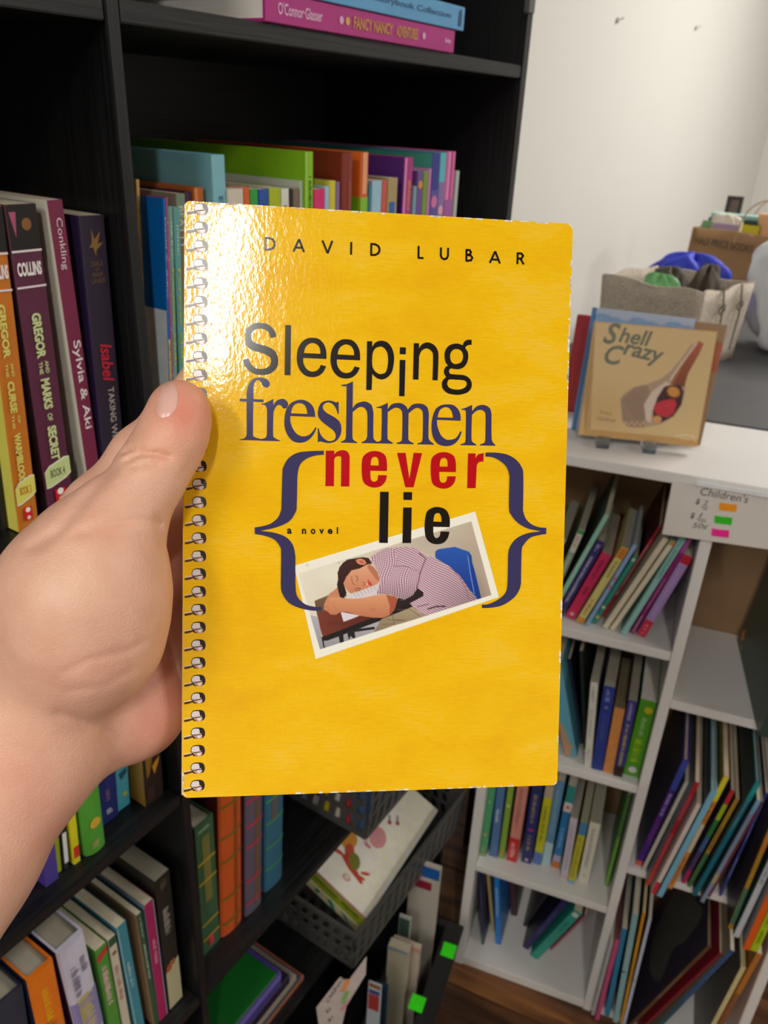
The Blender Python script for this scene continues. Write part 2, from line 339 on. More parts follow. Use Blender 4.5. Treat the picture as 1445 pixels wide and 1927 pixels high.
# ------------------------------------------------------------------ books
def book_mesh(root, t, d, h, cov, side=None, pages=None, hard=False, rnd=0.0, rough=0.4, cover_amt=0.05):
    ct = 0.0022 if hard else 0.0005; ov = 0.003 if hard else 0.0002; ct = min(ct, t * 0.25)
    n = 6 if rnd else 1; prof = [(t, d), (t, 0.0)]
    if rnd: prof += [(t / 2 + math.cos(math.pi * k / n) * t / 2, -math.sin(math.pi * k / n) * rnd) for k in range(1, n)]
    else: c = min(0.0006, t * .15); prof[-1] = (t, c); prof += [(t - c, 0), (c, 0), (0, c)]
    if rnd: prof += [(0, 0)]
    prof += [(0, d), (ct, d), (ct, ct), (t - ct, ct), (t - ct, d)]
    # U shaped cover: outer outline followed back along the inside
    b = MB(); n0 = len(prof); v = [(x, y, 0) for x, y in prof] + [(x, y, h) for x, y in prof]
    inn = n0 - 4
    fs = []; ms = []
    for i in range(n0):
        j = (i + 1) % n0; fs.append((i, j, j + n0, i + n0)); x0, x1 = prof[i][0], prof[j][0]
        ms.append(1 if (side and x0 == 0 and x1 == 0) else 0)
    out = list(range(0, inn))                       # outer indices 0..inn-1 ; inner inn..n0-1
    cap = [(0, 1, n0 - 2, n0 - 1), tuple(range(1, inn - 1)) + (n0 - 3, n0 - 2), (inn - 2, inn - 1, inn, n0 - 3)]
    me = bpy.data.meshes.new('cover')
    capf = []
    left = inn - 1
    capf = [(0, 1, n0 - 2, n0 - 1), tuple([1] + list(range(2, left)) + [inn + 1, inn + 2]), (left - 0, inn, inn + 1, left - 1)]
    allf = fs + capf + [tuple(k + n0 for k in f)[::-1] for f in capf]; ms += [0] * (len(capf) * 2)
    me.from_pydata([tuple(p) for p in v], [], allf); me.polygons.foreach_set('material_index', ms)
    bm = bmesh.new(); bm.from_mesh(me); bmesh.ops.recalc_face_normals(bm, faces=bm.faces); bm.to_mesh(me); bm.free()
    m = mat(cov, rough, 'plain', 60, cover_amt); mm = [m] + ([mat(side, rough, 'plain', 60, 0.05)] if side else [])
    link('cover', me, root, mm)
    p = MB(); p.box((ct + 0.0001, ct + 0.0001, ov), (t - ct - 0.0001, d - ov, h - ov)); p.obj('pages', pages or CREAM, root)
def prints(root, t, h, specs, y0=-0.0003, rnd=0.0):
    """flat print on the spine; fractions run down from the top edge (0) to the bottom (1)"""
    if not specs: return
    b = MB(); mats = []
    def mi(c):
        m = mat(c, 0.4, 'plain', 60, 0.02)
        if m not in mats: mats.append(m)
        return mats.index(m)
    k = 0
    def yy(x): return y0 - (rnd * math.sqrt(max(0, 1 - ((x - t / 2) / (t / 2)) ** 2)) if rnd else 0)
    for s in specs:
        k += 1; dy = -0.00006 * k
        if s[0] == 'band':
            _, f0, f1, c = s[:4]; x0, x1 = (s[4], s[5]) if len(s) > 5 else (0.0, 1.0)
            X0, X1 = x0 * t + (.0002 if x0 == 0 else 0), x1 * t - (.0002 if x1 == 1 else 0); Z0, Z1 = h * (1 - f1) + .0002, h * (1 - f0) - .0002; n = 8 if rnd else 1
            xs = [X0 + (X1 - X0) * i / n for i in range(n + 1)]
            b.add([(x, yy(x) + dy, Z) for x in xs for Z in (Z0, Z1)], [(2 * i, 2 * i + 2, 2 * i + 3, 2 * i + 1) for i in range(n)], mi(c))
        elif s[0] in ('text', 'up'):
            _, tx, f0, f1, c, sz = s[:6]; bold = s[6] if len(s) > 6 else 0.0; xc = s[7] if len(s) > 7 else 0.5; sh = s[8] if len(s) > 8 else 0
            v, f, ar = text_geo(tx, bold, sh); L = h * (f1 - f0); hh = t * sz; X = (xc - sz / 2) * t
            if s[0] == 'text': vv = [(X + q[1] * hh, 0, h * (1 - f0) - q[0] * L) for q in v]
            else: vv = [(X + hh - q[1] * hh, 0, h * (1 - f1) + q[0] * L) for q in v]
            b.add([(p[0], yy(p[0]) + dy, p[2]) for p in vv], f, mi(c))
        elif s[0] == 'htext':
            _, tx, f0, f1, c, wd = s[:6]; bold = s[6] if len(s) > 6 else 0.0
            v, f, ar = text_geo(tx, bold); x0 = (1 - wd) / 2 * t
            b.add([(x0 + q[0] * wd * t, yy(x0 + q[0] * wd * t) + dy, h * (1 - f1) + q[1] * h * (f1 - f0)) for q in v], f, mi(c))
        elif s[0] == 'squig':                        # lettering too blurred to read: a broken line of small marks
            _, f0, f1, c, sz = s[:5]; xc = s[5] if len(s) > 5 else 0.5; R = random.Random(int(f0 * 999 + f1 * 77 + h * 9999)); z = h * (1 - f0); cc = mi(c)
            while z > h * (1 - f1):
                st = R.uniform(0.0006, 0.0014); wv = t * sz * R.uniform(0.55, 1.0); X = xc * t - t * sz / 2
                if R.random() > 0.12:
                    b.add([(X, y0 + dy - rnd, z), (X + wv, y0 + dy - rnd, z), (X + wv, y0 + dy - rnd, z - st), (X, y0 + dy - rnd, z - st)], [(0, 1, 2, 3)], cc)
                z -= st + R.uniform(0.0005, 0.0012)
        elif s[0] == 'dot':
            _, f0, c, rr = s[:4]; xc = s[4] if len(s) > 4 else 0.5; q = s[5] if len(s) > 5 else 1
            b.add([(xc * t + math.cos(a * math.pi / 5) * rr * t, yy(t / 2) + dy, h * (1 - f0) + math.sin(a * math.pi / 5) * rr * t * q) for a in range(10)], [tuple(range(10))], mi(c))
        elif s[0] == 'poly':
            _, pts, c = s; b.add([(x * t, yy(x * t) + dy, h * (1 - f)) for x, f in pts], [tuple(range(len(pts)))], mi(c))
    b.obj('spine_print', mats, root)
SHRUNK = []
def row(F, zs, group, items, lim=None, fold=True):
    S = []
    for it in items:
        lab, p1, p2, tr, k = it; off = k.get('off')
        if off is None: off = F.rz(p2, zs)[1]
        a1, z1 = F.rb(p1, off)
        if p2 is None: lean = k.get('lean', 0.0); a0 = a1 - math.tan(lean) * (z1 - zs)
        else:
            a2, z2 = F.rb(p2, off); a0 = a1 + (a2 - a1) * (zs - z1) / (z2 - z1); lean = math.atan2(a1 - a0, z1 - zs)
        at, zt = F.rb(tr, off); t = (at - a1) * math.cos(lean) - (zt - z1) * math.sin(lean) if p2 is not None or lean else at - a1
        if 't' in k: t = k['t']
        h = math.hypot(a1 - a0, z1 - zs)
        S.append(dict(lab=lab, a=a0, t=t, h=h, lean=lean, off=off, k=k, zs=zs))
    def deep(p, q): return q['off'] < p['off'] + p['k'].get('d', 0.13) and p['off'] < q['off'] + q['k'].get('d', 0.13)
    def gaps(p, q):
        hm = min(p['h'] * math.cos(p['lean']), q['h'] * math.cos(q['lean']))
        return [(zz, (q['a'] + math.tan(q['lean']) * zz) - (p['a'] + math.tan(p['lean']) * zz)) for zz in (0.0, hm)]
    for s in S:
        if F is FC: s['k']['d'] = min(s['k'].get('d', 0.13), CD - 0.0055 - s['off'])
    for i in range(1, len(S)):                       # keep neighbours from running into each other
        q = S[i]
        for p in S[max(0, i - 3):i][::-1]:
            if not deep(p, q): continue
            g = gaps(p, q); c = math.cos(p['lean']); gm = min(x for _, x in g) * c - 0.0004
            if gm >= p['t']: continue
            if gm > 0.55 * p['t']: p['t'] = gm; continue
            p['t'] = max(0.55 * p['t'], min(gm, p['t'])); need = p['t'] / c + 0.0004
            pos = [(zz, q['a'] + math.tan(q['lean']) * zz + max(0, need - x)) for zz, x in g]
            q['a'] = pos[0][1]; q['lean'] = math.atan2(pos[1][1] - pos[0][1], pos[1][0])
    if lim:
        for it_ in range(2):
            for i in range(len(S) - 1, -1, -1):
                s = S[i]; lo_, hi_ = lim; hh_ = s['h'] * math.cos(s['lean']); bt, tp_ = s['a'], s['a'] + math.tan(s['lean']) * hh_
                wq_ = s['t'] / math.cos(s['lean']) + .0005 ; bt = min(max(bt, lo_ + .0003), hi_ - wq_); tp_ = min(max(tp_, lo_ + .0003), hi_ - wq_)
                s['a'] = bt; s['lean'] = math.atan2(tp_ - bt, hh_)
                for q in S[i + 1:i + 4]:
                    if not deep(s, q): continue
                    g = gaps(s, q); c = math.cos(s['lean']); gm = min(x for _, x in g) * c - 0.0004
                    if gm < s['t']:
                        if gm > .5 * s['t']: s['t'] = gm
                        else:
                            s['t'] *= .7; need = s['t'] / c + .0004; pos = [(zz, s['a'] + math.tan(s['lean']) * zz - max(0, need - x)) for zz, x in g]
                            s['a'] = pos[0][1]; s['lean'] = math.atan2(pos[1][1] - pos[0][1], pos[1][0])
    for s in S:
        k = s['k']; le = s['lean']; e_t = F.A * math.cos(le) - np.array([0, 0, 1]) * math.sin(le); e_h = F.A * math.sin(le) + np.array([0, 0, 1]) * math.cos(le)
        up = max(0.0, s['t'] * math.tan(le)) if le > 0 else 0.0
        O = F.P(s['a'], s['off'], zs) + e_h * up + np.array([0, 0, 0.0002]); h = s['h'] - up
        nm = k.get('name', 'hardcover_book' if k.get('hard') else 'paperback_book')
        Bv = F.B
        if 'yaw' in k:
            cz_, sz_ = math.cos(k['yaw']), math.sin(k['yaw']); rot = lambda q: np.array([q[0] * cz_ - q[1] * sz_, q[0] * sz_ + q[1] * cz_, q[2]]); e_t, e_h, Bv = rot(e_t), rot(e_h), rot(Bv)
        r = empty(nm, s['lab'], 'book', k.get('grp', group), m4(e_t, Bv, e_h, O))
        book_mesh(r, s['t'], k.get('d', 0.13), h, k['c'], k.get('side'), k.get('pg'), k.get('hard', False), k.get('rnd', 0), k.get('rough', 0.4), k.get('amt', 0.05))
        prints(r, s['t'], h, k.get('pr', []), rnd=k.get('rnd', 0))
        if 'cov' in k: k['cov'](r, s['t'], k.get('d', 0.13), h)
        s['r'] = r
    return S
def gregor(title, band, tcol, bandcol, bt, side_ns, up=.02):
    L = [('band', 0.0, 0.125, '#17120F'), ('poly', [(.08, .02), (.3, .02), (.22, .09)], '#B05070'), ('dot', .055, '#8A5A30', .16, .6, 1.1),
         ('band', .125, .133, '#E8DCE0'), ('htext', 'COLLINS', .16, .2, '#F2E8E8', .8, .045), ('band', .228, .236, '#E8DCE0')]
    fr = title; L += fr
    E_ = [('poly', [(0.02, .868), (.2, .85), (.8, .832), (.99, .835), (.99, .895), (.8, .908), (.2, .926), (.02, .926)], '#E8E4C8'),
          ('poly', [(0.02, .873), (.2, .855), (.8, .838), (.99, .84), (.99, .889), (.8, .902), (.2, .92), (.02, .92)], bandcol), ('htext', band, .865, .893, bt, .55, .02),
          ('band', .937, .985, '#D0141E', .3, .68), ('dot', .948, '#F4F0F0', .12), ('band', .958, .96, '#F4E0E0', .4, .58), ('band', .964, .966, '#F4E0E0', .4, .58), ('dot', .975, '#F0D8D8', .09)]
    def mv(q):
        if q[0] == 'poly': return ('poly', [(x, y - up) for x, y in q[1]], q[2])
        if q[0] == 'dot': return (q[0], q[1] - up) + q[2:]
        if q[0] == 'band': return (q[0], q[1] - up, q[2] - up) + q[3:]
        return (q[0], q[1], q[2] - up, q[3] - up) + q[4:]
    L += [mv(q) for q in E_]
    return L
YT = '#DDD56A'; GT = '#CBD79A'
row(FB, -0.261, 'books in the near left bay', [
 ('black paperback at the far left edge beside the orange and yellow one', (-72, 420), (7, 1003), (-50, 415), dict(off=.03, c='#1C1716', side='#2A2222')),
 ('orange spined paperback with a yellow side cover and yellow oval foot label', (-50, 388), (36, 1005), (4, 385), dict(c='#C8741F', side='#E3DC62', d=.13, pg=CREAM,
   pr=gregor([('text', 'GREGOR', .27, .43, YT, .32, .05, .42), ('text', 'AND', .445, .487, YT, .13, .02, .58), ('text', 'THE', .445, .487, YT, .13, .02, .33), ('text', 'CURSE', .5, .60, YT, .32, .05, .42),
      ('text', 'OF', .61, .635, YT, .12, .02, .6), ('text', 'THE', .605, .65, YT, .12, .02, .33), ('text', 'WARMBLOODS', .665, .845, YT, .32, .05, .42)], 'BOOK 3', YT, '#DDD966', '#C06A20', '')[:99])),
 ('purple paperback with pale green capitals and a green oval foot label', (8, 386), (93, 972), (67, 383), dict(off=.018, c='#5B2440', side='#2A1A20', d=.13,
   pr=gregor([('text', 'GREGOR', .31, .45, GT, .32, .05), ('text', 'AND', .46, .5, GT, .13, .02, .64), ('text', 'THE', .46, .5, GT, .13, .02, .42), ('text', 'MARKS', .515, .615, GT, .32, .05),
      ('text', 'OF', .63, .655, GT, .18, .02), ('text', 'SECRET', .672, .79, GT, .32, .05)], 'BOOK 4', GT, '#C4D592', '#5B4A44', '', .045))),
 ('maroon spined book with a white side cover and white lettering', (89, 378), (160, 860), (118, 376), dict(off=.016, c='#7A2447', side='#DAD6C4', d=.14, pr=[('text', 'Conkling', .05, .20, '#E8D4DC', .5, .0), ('text', 'Sylvia & Aki', .42, .72, '#EDE0E4', .66, .01)])),
 ('dark purple book with a gold bird and red script, nearest the divider', (149, 407), (194, 861), (196, 404), dict(off=.016, c='#2E2138', side='#332850', d=.14, pr=[('poly', [(.4, .04), (.5, .075), (.75, .05), (.62, .09), (.85, .085), (.55, .11), (.5, .13), (.42, .1), (.25, .1), (.38, .085)], '#8A6A30'),
    ('htext', 'GIRLS', .145, .16, '#7A6238', .5), ('htext', 'OF', .165, .175, '#7A6238', .16), ('htext', 'MANY', .18, .195, '#7A6238', .45), ('htext', 'LANDS', .2, .215, '#7A6238', .55), ('text', 'Isabel', .42, .56, '#C8203A', .5, .02, .55, .3), ('text', 'TAKING WING', .58, .82, '#B9B2A8', .26, .01, .6)])),
], lim=(ya + TT, yb))
GB = 'books in the far right bay, upper row'
TL = '#7FA9A2'
row(FB, -0.261, GB, [
 ('slim tan paperback taller than the blue one by the divider', (256, 338), (262, 470), (272, 338), dict(off=.03, c='#C8A05A', t=.0055, pr=[('squig', .05, .3, '#4A3A20', .4)])),
 ('blue and white paperback beside the divider in the upper row', (277, 375), (299.5, 650), (284.5, 374), dict(off=.008, c='#1B63B4', side='#0A76D0', d=.12, pr=[('text', 'David A. Adler', .06, .33, '#C9DCF2', .4, .01), ('band', .47, .62, '#D8C854'), ('squig', .48, .62, '#3A5A30', .5), ('band', .62, .95, '#1A66A8')],
    cov=lambda r, t, d, h: (lambda b: (b.add([(-.0002, .0002, 0.001), (-.0002, d, 0.001), (-.0002, d, h * .63), (-.0002, .0002, h * .63)], [(0, 1, 2, 3)]), b.obj('cover_panel', mat('#E6EEF4', 0.4), r)))(MB()))),
 ('thin magenta paperback with yellow stars squeezed beside the teal pair', (284.5, 373), (304, 650), (291, 372), dict(off=.008, c='#A8487E', d=.12, pr=[('dot', .08, '#D8C040', .3), ('dot', .2, '#D8C040', .3), ('dot', .32, '#D0A040', .3), ('dot', .44, '#D8C040', .3), ('squig', .6, .9, '#E0B0D0', .4)])),
 ('first of two teal paperbacks with yellow script, nearer the divider', (291.5, 390), (310.7, 650), (307.5, 391), dict(off=.008, c='#6F9C92', side='#5A8A80', d=.12, pr=[('squig', .05, .17, '#C8DAD4', .3), ('text', 'Forever', .21, .42, '#B5B840', .45, .02), ('text', 'club', .44, .56, '#B5B840', .5, .02), ('dot', .62, '#B86A92', .4), ('squig', .72, .9, '#B5CCC4', .4, .5)])),
 ('second of two teal paperbacks with yellow script, farther from the divider', (310.5, 391), (328.5, 650), (329.5, 391), dict(off=.008, c='#5C9C99', side='#3E7472', d=.12, pr=[('squig', .06, .17, '#C8DAD4', .25), ('text', 'Forever', .21, .42, '#B0B83C', .45, .02), ('text', 'club', .44, .56, '#B0B83C', .5, .02), ('poly', [(.28, .6), (.5, .595), (.75, .6), (.72, .64), (.5, .66), (.3, .64)], '#C0628E'), ('squig', .7, .9, '#B5CCC4', .4, .5)])),
 ('grey green book with white capitals and a brown lower spine', (330, 365), (346, 650), (347, 364), dict(off=.012, c='#7C6A56', side='#8A8070', d=.14, pr=[('band', 0, .12, '#6C8570'), ('text', 'BEATTY', .04, .18, '#C9C4B4', .55, .01), ('band', .23, .4, '#8A5E40')])),
 ('dark purple book just behind the grey green one', (347.5, 362), None, (362.5, 362), dict(off=.014, c='#43244A', d=.15, hard=True)),
 ('orange hardcover just before the tall light blue book', (365, 354), None, (383, 354), dict(off=.012, c='#C2672C', side='#B4622E', d=.15, hard=True, pr=[('band', 0, 1, '#D88A48', 0, .3)])),
 ('tall light blue hardcover with a wide plain side cover', (398, 292), None, (426, 292), dict(off=.006, c='#7FB6C4', side='#6FA4AE', d=.2, hard=True, amt=.03, pr=[('text', 'Betty', .12, .30, '#3F7396', .42)])),
 ('white paperback with a yellow blob beside the tall light blue book', (430, 357), None, (458, 357), dict(off=.004, c='#CFC7B8', d=.12, pr=[('dot', .09, '#D89A28', .3, .35, 1.3)])),
 ('thin orange paperback right of the yellow blobbed one', (459, 353), None, (469.5, 352), dict(off=.004, c='#D2602A', d=.12)),
 ('bright green paperback beside the blue one', (470.5, 357), None, (485.5, 357), dict(off=.004, c='#2F9A40', d=.12)),
 ('royal blue paperback with a white squiggle', (487, 357), None, (505, 357), dict(off=.004, c='#2450A8', d=.12, pr=[('squig', .1, .25, '#C8D4F0', .4)])),
 ('yellow green paperback beside the royal blue one', (506.5, 355), None, (528, 355), dict(off=.004, c='#A9B81E', side='#7C8A1E', d=.12, pr=[('squig', .12, .25, '#4F5C18', .4)])),
 ('white paperback with green and black marks', (529.5, 356), None, (544, 356), dict(off=.004, c='#D5D8CC', d=.12, pr=[('squig', .05, .3, '#3A6A40', .5)])),
 ('thin black paperback between the white and brown ones', (545, 356), None, (551, 356), dict(off=.004, c='#24201F', d=.12)),
 ('brown paperback before the pale checked one', (552, 356), None, (564, 356), dict(off=.004, c='#7A6654', d=.12)),
 ('pale green checked book reaching back before the lime one', (565, 341), None, (573.5, 341), dict(off=.004, c='#AFC6AE', side='#B4B9A8', d=.17)),
 ('tall lime green hardcover with dark green spine lettering', (574.5, 286), None, (589.5, 286), dict(off=.002, c='#86BE1C', side='#79AA12', d=.2, hard=True, amt=.03, pr=[('band', 0, 1, '#B8DC78', 0, .12), ('squig', .08, .30, '#24401A', .35, .6)])),
 ('hot pink paperback beside the tall lime one', (591, 357), None, (611, 357), dict(off=.002, c='#DA2470', d=.12, pr=[('squig', .2, .3, '#F4C8D8', .4)])),
 ('pale blue and white paperback right of the hot pink one', (612, 351), None, (620, 351), dict(off=.002, c='#9FC0DC', side='#A9C4D6', d=.12)),
 ('yellow spined book before the dark red one', (621, 341), None, (632, 341), dict(off=.002, c='#CFC42C', side='#C9C238', d=.16, pr=[('dot', .35, '#1A1A1A', .4)])),
 ('thin mauve book touching the tall dark red one', (633.5, 343), None, (640, 343), dict(off=.002, c='#8A6AA0', d=.15)),
 ('tall dark red hardcover with a gilt framed cover', (643, 288), None, (662, 288), dict(off=.002, c='#80291F', side='#742016', d=.2, hard=True, rnd=.003, pr=[('squig', .1, .4, '#A8564A', .3, .6)])),
 ('tall orange and lime green hardcover beside the dark red one', (680, 287), None, (694, 288), dict(off=.0, c='#D8622A', side='#E06A1E', d=.2, hard=True, pr=[('band', 0, .15, '#E8A070', .2, .8), ('band', .16, 1, '#7FBC30')],
    cov=lambda r, t, d, h: (lambda b: (b.add([(-.0002, .0002, 0), (-.0002, d, 0), (-.0002, d, h * .84), (-.0002, .0002, h * .84)], [(0, 1, 2, 3)]), b.obj('cover_panel', mat('#76B418', 0.4), r)))(MB()))),
 ('thin teal paperback right of the orange and lime one', (695, 350), None, (700, 350), dict(off=.0, c='#3A7C8C', d=.12)),
 ('light blue topped paperback with dark purple lower half', (701, 341), None, (719, 341), dict(off=.0, c='#9CC0D4', side='#8AA8B8', d=.12, pr=[('band', .14, 1, '#4A3474')])),
 ('coral red paperback beside the tan one', (720, 340), None, (729, 340), dict(off=.0, c='#C8584A', d=.12)),
 ('tan book with a blue box and orange foot', (731, 336), None, (749, 336), dict(off=.0, c='#A89466', side='#A09268', d=.17, pr=[('band', .1, .2, '#1E62B0', .2, .75), ('dot', .26, '#D8703A', .2), ('band', .34, .5, '#D8703A', .2, .8)])),
 ('purple picture book with magenta and white spine', (762, 297), None, (778, 298), dict(off=.0, c='#A82A7C', side='#4E2478', d=.21, hard=True, pr=[('band', 0, 1, '#D48AC0', 0, .25), ('squig', .09, .27, '#D88A3A', .4, .65), ('squig', .3, .5, '#F0D8E8', .45, .65)])),
 ('slim grey blue paperback with its top low', (779, 351), None, (786, 351), dict(off=.0, c='#7A9CA8', d=.12)),
 ('purple paperback with an orange head', (787, 322), None, (797, 322), dict(off=.0, c='#6A4A90', d=.12, pr=[('dot', .06, '#D88C40', .4), ('squig', .2, .45, '#B04A80', .5)])),
 ('olive green paperback in the purple picture books', (798, 323), None, (807, 323), dict(off=.0, c='#76903A', d=.12)),
 ('thin pink edged picture book', (808, 318), None, (814, 318), dict(off=.0, c='#C07AB4', d=.15, hard=True)),
 ('teal and navy covered picture book behind the purple ones', (815, 289), None, (829, 289), dict(off=.0, c='#30308A', side='#3E9480', d=.22, hard=True, pr=[('band', .15, 1, '#5C4C9C'), ('dot', .2, '#D070A0', .4), ('dot', .3, '#4AA0A8', .35), ('squig', .3, .6, '#88A8C8', .5)])),
 ('slim turquoise picture book in the last group', (830, 288), None, (841, 288), dict(off=.0, c='#5AB4C0', d=.21, hard=True, pr=[('band', .12, 1, '#8A6AA8'), ('dot', .24, '#E0A0B0', .4), ('dot', .38, '#E8B0A0', .4)])),
 ('pink striped picture book in the last group', (842, 286), None, (858, 287), dict(off=.0, c='#D868A8', side='#8A3A80', d=.21, hard=True, pr=[('band', 0, 1, '#E8A0CC', .2, .35), ('band', 0, 1, '#C04A90', .55, .7), ('band', .2, 1, '#9C5AA0'), ('squig', .28, .55, '#E0B8D0', .6)])),
 ('short pale book that ends the upper row', (859, 322), None, (865, 323), dict(off=.003, c='#B0B8B4', d=.14)),
], lim=(yb + TB + .0004, yc))
row(FB, -0.5683, 'books on the near lower shelf', [
 ('violet blue book mostly hidden by the wrist', (60, 1440), (87, 1672), (72, 1433), dict(c='#4A3A8C', t=.012)),
 ('yellow green paperback just showing under the wrist', (85, 1420), (106, 1645), (95, 1415), dict(off=.02, c='#A8B820', t=.01)),
 ('white and black paperback beside the yellow and red one', (98, 1400), (121, 1632), (105, 1395), dict(off=.018, c='#2A2C30', t=.0085, pr=[('band', .7, .95, '#D8DCDC', .1, .9)])),
 ('thin yellow paperback with red lettering on its foot', (108, 1390), (140, 1629), (118, 1385), dict(c='#D6CE22', t=.0065, pr=[('band', .86, .955, '#C8302A', .1, .9)])),
 ('green hardcover with rounded spine and yellow emblem', (125, 1370), (157, 1612), (160, 1350), dict(c='#4F9A34', t=.021, rnd=.006, hard=True, pr=[('dot', .76, '#D0A838', .25), ('squig', .9, .95, '#A8B060', .5)])),
 ('navy blue paperback with silver mark', (168, 1300), (192, 1558), (197, 1270), dict(c='#1F2A6C', t=.019, pr=[('squig', .75, .83, '#7A5A88', .3), ('squig', .9, .94, '#C8CCDC', .35)])),
 ('light blue paperback with a small yellow mark', (203, 1255), (222, 1530), (228, 1240), dict(c='#479FB8', t=.017, pr=[('poly', [(.2, .74), (.8, .72), (.85, .755), (.4, .79)], '#1E5060'), ('dot', .9, '#A8B830', .18, .6)])),
 ('dark gilt picture spine with ochre cover under the heel of the hand', (262, 1215), (275, 1521), (296, 1195), dict(c='#2A201C', side='#9A7228', t=.021, d=.15, pr=[('poly', [(.1, .62), (.8, .6), (.9, .66), (.5, .7), (.3, .8), (.15, .82)], '#8A6420'), ('poly', [(.45, .76), (.85, .72), (.8, .76), (.55, .82)], '#C88A20'), ('dot', .66, '#B88A34', .12, .6), ('band', .88, .97, '#3C2420', .1, .5)],
    cov=lambda r, t, d, h: (lambda b: (b.add([(-.0003, .02, h * .2), (-.0003, .04, h * .2), (-.0003, .04, h * .28), (-.0003, .02, h * .28)], [(0, 1, 2, 3)]), b.obj('price_label', mat('#D8D8DC', 0.5), r, label='white price label')))(MB()))),
], lim=(ya + TT, yb))
row(FB, -0.868, 'books on the near bottom shelf', [
 ('dark navy hardcover with a white edged top at the lower left corner', (-18, 1902), (0, 2010), (43, 1854), dict(off=.024, c='#2C3040', hard=True, side='#D8D4C8', pg=GREYP, d=.15, pr=[('squig', .2, .3, '#A8ACB4', .3, .5)])),
 ('orange hardcover with rounded spine', (49, 1846), (61, 1900), (99, 1806), dict(off=.02, c='#E07418', hard=True, side='#202848', rnd=.003, pg=GREYP, d=.14, pr=[('squig', .1, .3, '#E8B418', .3, .5), ('squig', .3, .45, '#7A3C28', .4)])),
 ('lavender and white hardcover with rounded spine and yellow script', (104, 1794), (130, 1897), (158, 1763), dict(off=.02, c='#C9C4D6', hard=True, side='#2A1C48', rnd=.006, pg=GREYP, d=.145, pr=[('squig', .1, .2, '#6A6678', .25, .7), ('squig', .12, .3, '#6A6678', .3, .35), ('band', .34, .6, '#8A80B4'), ('squig', .32, .55, '#C8B840', .6)])),
 ('green paperback with a red tab and pink lettering', (179, 1792), (198, 1892), (200, 1773), dict(off=.017, c='#4C8C34', d=.14, pg=CREAM, pr=[('poly', [(.02, .05), (.95, .02), (.95, .06), (.02, .1)], '#B83A34'), ('squig', .14, .45, '#E4B8B8', .55)])),
 ('pale patterned paperback with a dark green head', (203, 1771), (219, 1860), (217, 1757), dict(off=.017, c='#C0B8A4', d=.14, pr=[('band', 0, .06, '#2E5038'), ('dot', .12, '#8A5A40', .3), ('squig', .2, .5, '#B87878', .5)])),
 ('teal blue paperback lettered along a pale edged spine', (219, 1749), (248, 1900), (237, 1732), dict(off=.017, c='#3E8294', d=.14, pr=[('band', 0, 1, '#8FB4C0', 0, .12), ('squig', .3, .5, '#A8C8D0', .35, .5)])),
 ('forest green paperback with peach painted cover', (257, 1725), (283, 1880), (271, 1710), dict(off=.017, c='#35503A', side='#B98A64', d=.14, pr=[('squig', .03, .2, '#90A890', .35), ('squig', .25, .55, '#B4C0A8', .35, .5)])),
 ('magenta paperback with pale blue edge', (272, 1706), (298, 1900), (288, 1688), dict(off=.017, c='#A12257', side='#7AA4BC', d=.14, pr=[('band', 0, 1, '#8AA0B4', .9, 1), ('squig', .3, .5, '#D4A0B4', .35, .5)])),
 ('thick black book with orange and cream picture at its foot', (291, 1661), (318, 1895), (318, 1625), dict(off=.017, c='#26221F', d=.14, pg=GREYP, pr=[('squig', .03, .08, '#6A6450', .4), ('squig', .22, .42, '#B0A898', .45, .5), ('poly', [(.05, .7), (.25, .67), (.45, .63), (.7, .66), (.97, .64), (.97, .99), (.03, .99)], '#B5AE8C'), ('dot', .67, '#A85430', .2, .3, 1.6), ('dot', .65, '#A85430', .15, .6, 1.5)])),
], lim=(ya + TT, yb))
def bands(c, fs, x0=0.03, x1=.97): return [('band', f, f + .018, c, x0, x1) for f in fs]
row(FB, -0.868, 'storybooks on the far lower shelf', [
 ('thin red and blue picture book against the divider', (353, 1534), (376, 1806), (359, 1530), dict(off=.026, c='#8C2A26', t=.004, d=.18, pr=[('band', .3, .4, '#4A4068'), ('band', .5, .56, '#4A4068')])),
 ('green hardcover with four gold bands', (366, 1562), (383, 1799), (403, 1532), dict(off=.031, c='#33563A', hard=True, side='#203624', d=.17, pg=GREYP, pr=[('squig', .04, .06, '#8AA890', .7), ('band', .1, .6, '#6A6A34', .3, .72)] + bands('#A88A24', (.27, .42, .75, .87)) + [('band', .88, .96, '#B83440', .35, .62)])),
 ('orange hardcover with rounded spine and olive bands', (409, 1490), (415, 1765), (453, 1470), dict(off=.031, c='#C0521C', hard=True, rnd=.005, side='#5A2014', d=.18, pr=[('band', 0, 1, '#8C4416', .55, .7)] + bands('#6E6420', (.1, .3, .46, .72, .9)))),
 ('grey mauve hardcover with red bands', (460, 1450), (460, 1731), (494, 1430), dict(off=.026, c='#5A5060', hard=True, rnd=.003, side='#28203A', d=.18, pr=[('band', 0, .95, '#6A5038', .5, .72)] + bands('#B03048', (.2, .36, .5, .74, .9)))),
 ('blue hardcover with green bands at the end of the storybooks', (498, 1420), (497, 1685), (534, 1400), dict(off=.029, c='#2F6078', hard=True, rnd=.003, d=.18, pr=[('band', .2, .5, '#5A5450', .3, .6)] + bands('#3F8A50', (.15, .32, .48, .66, .82)))),
], lim=(yb + TB + .0004, yc))
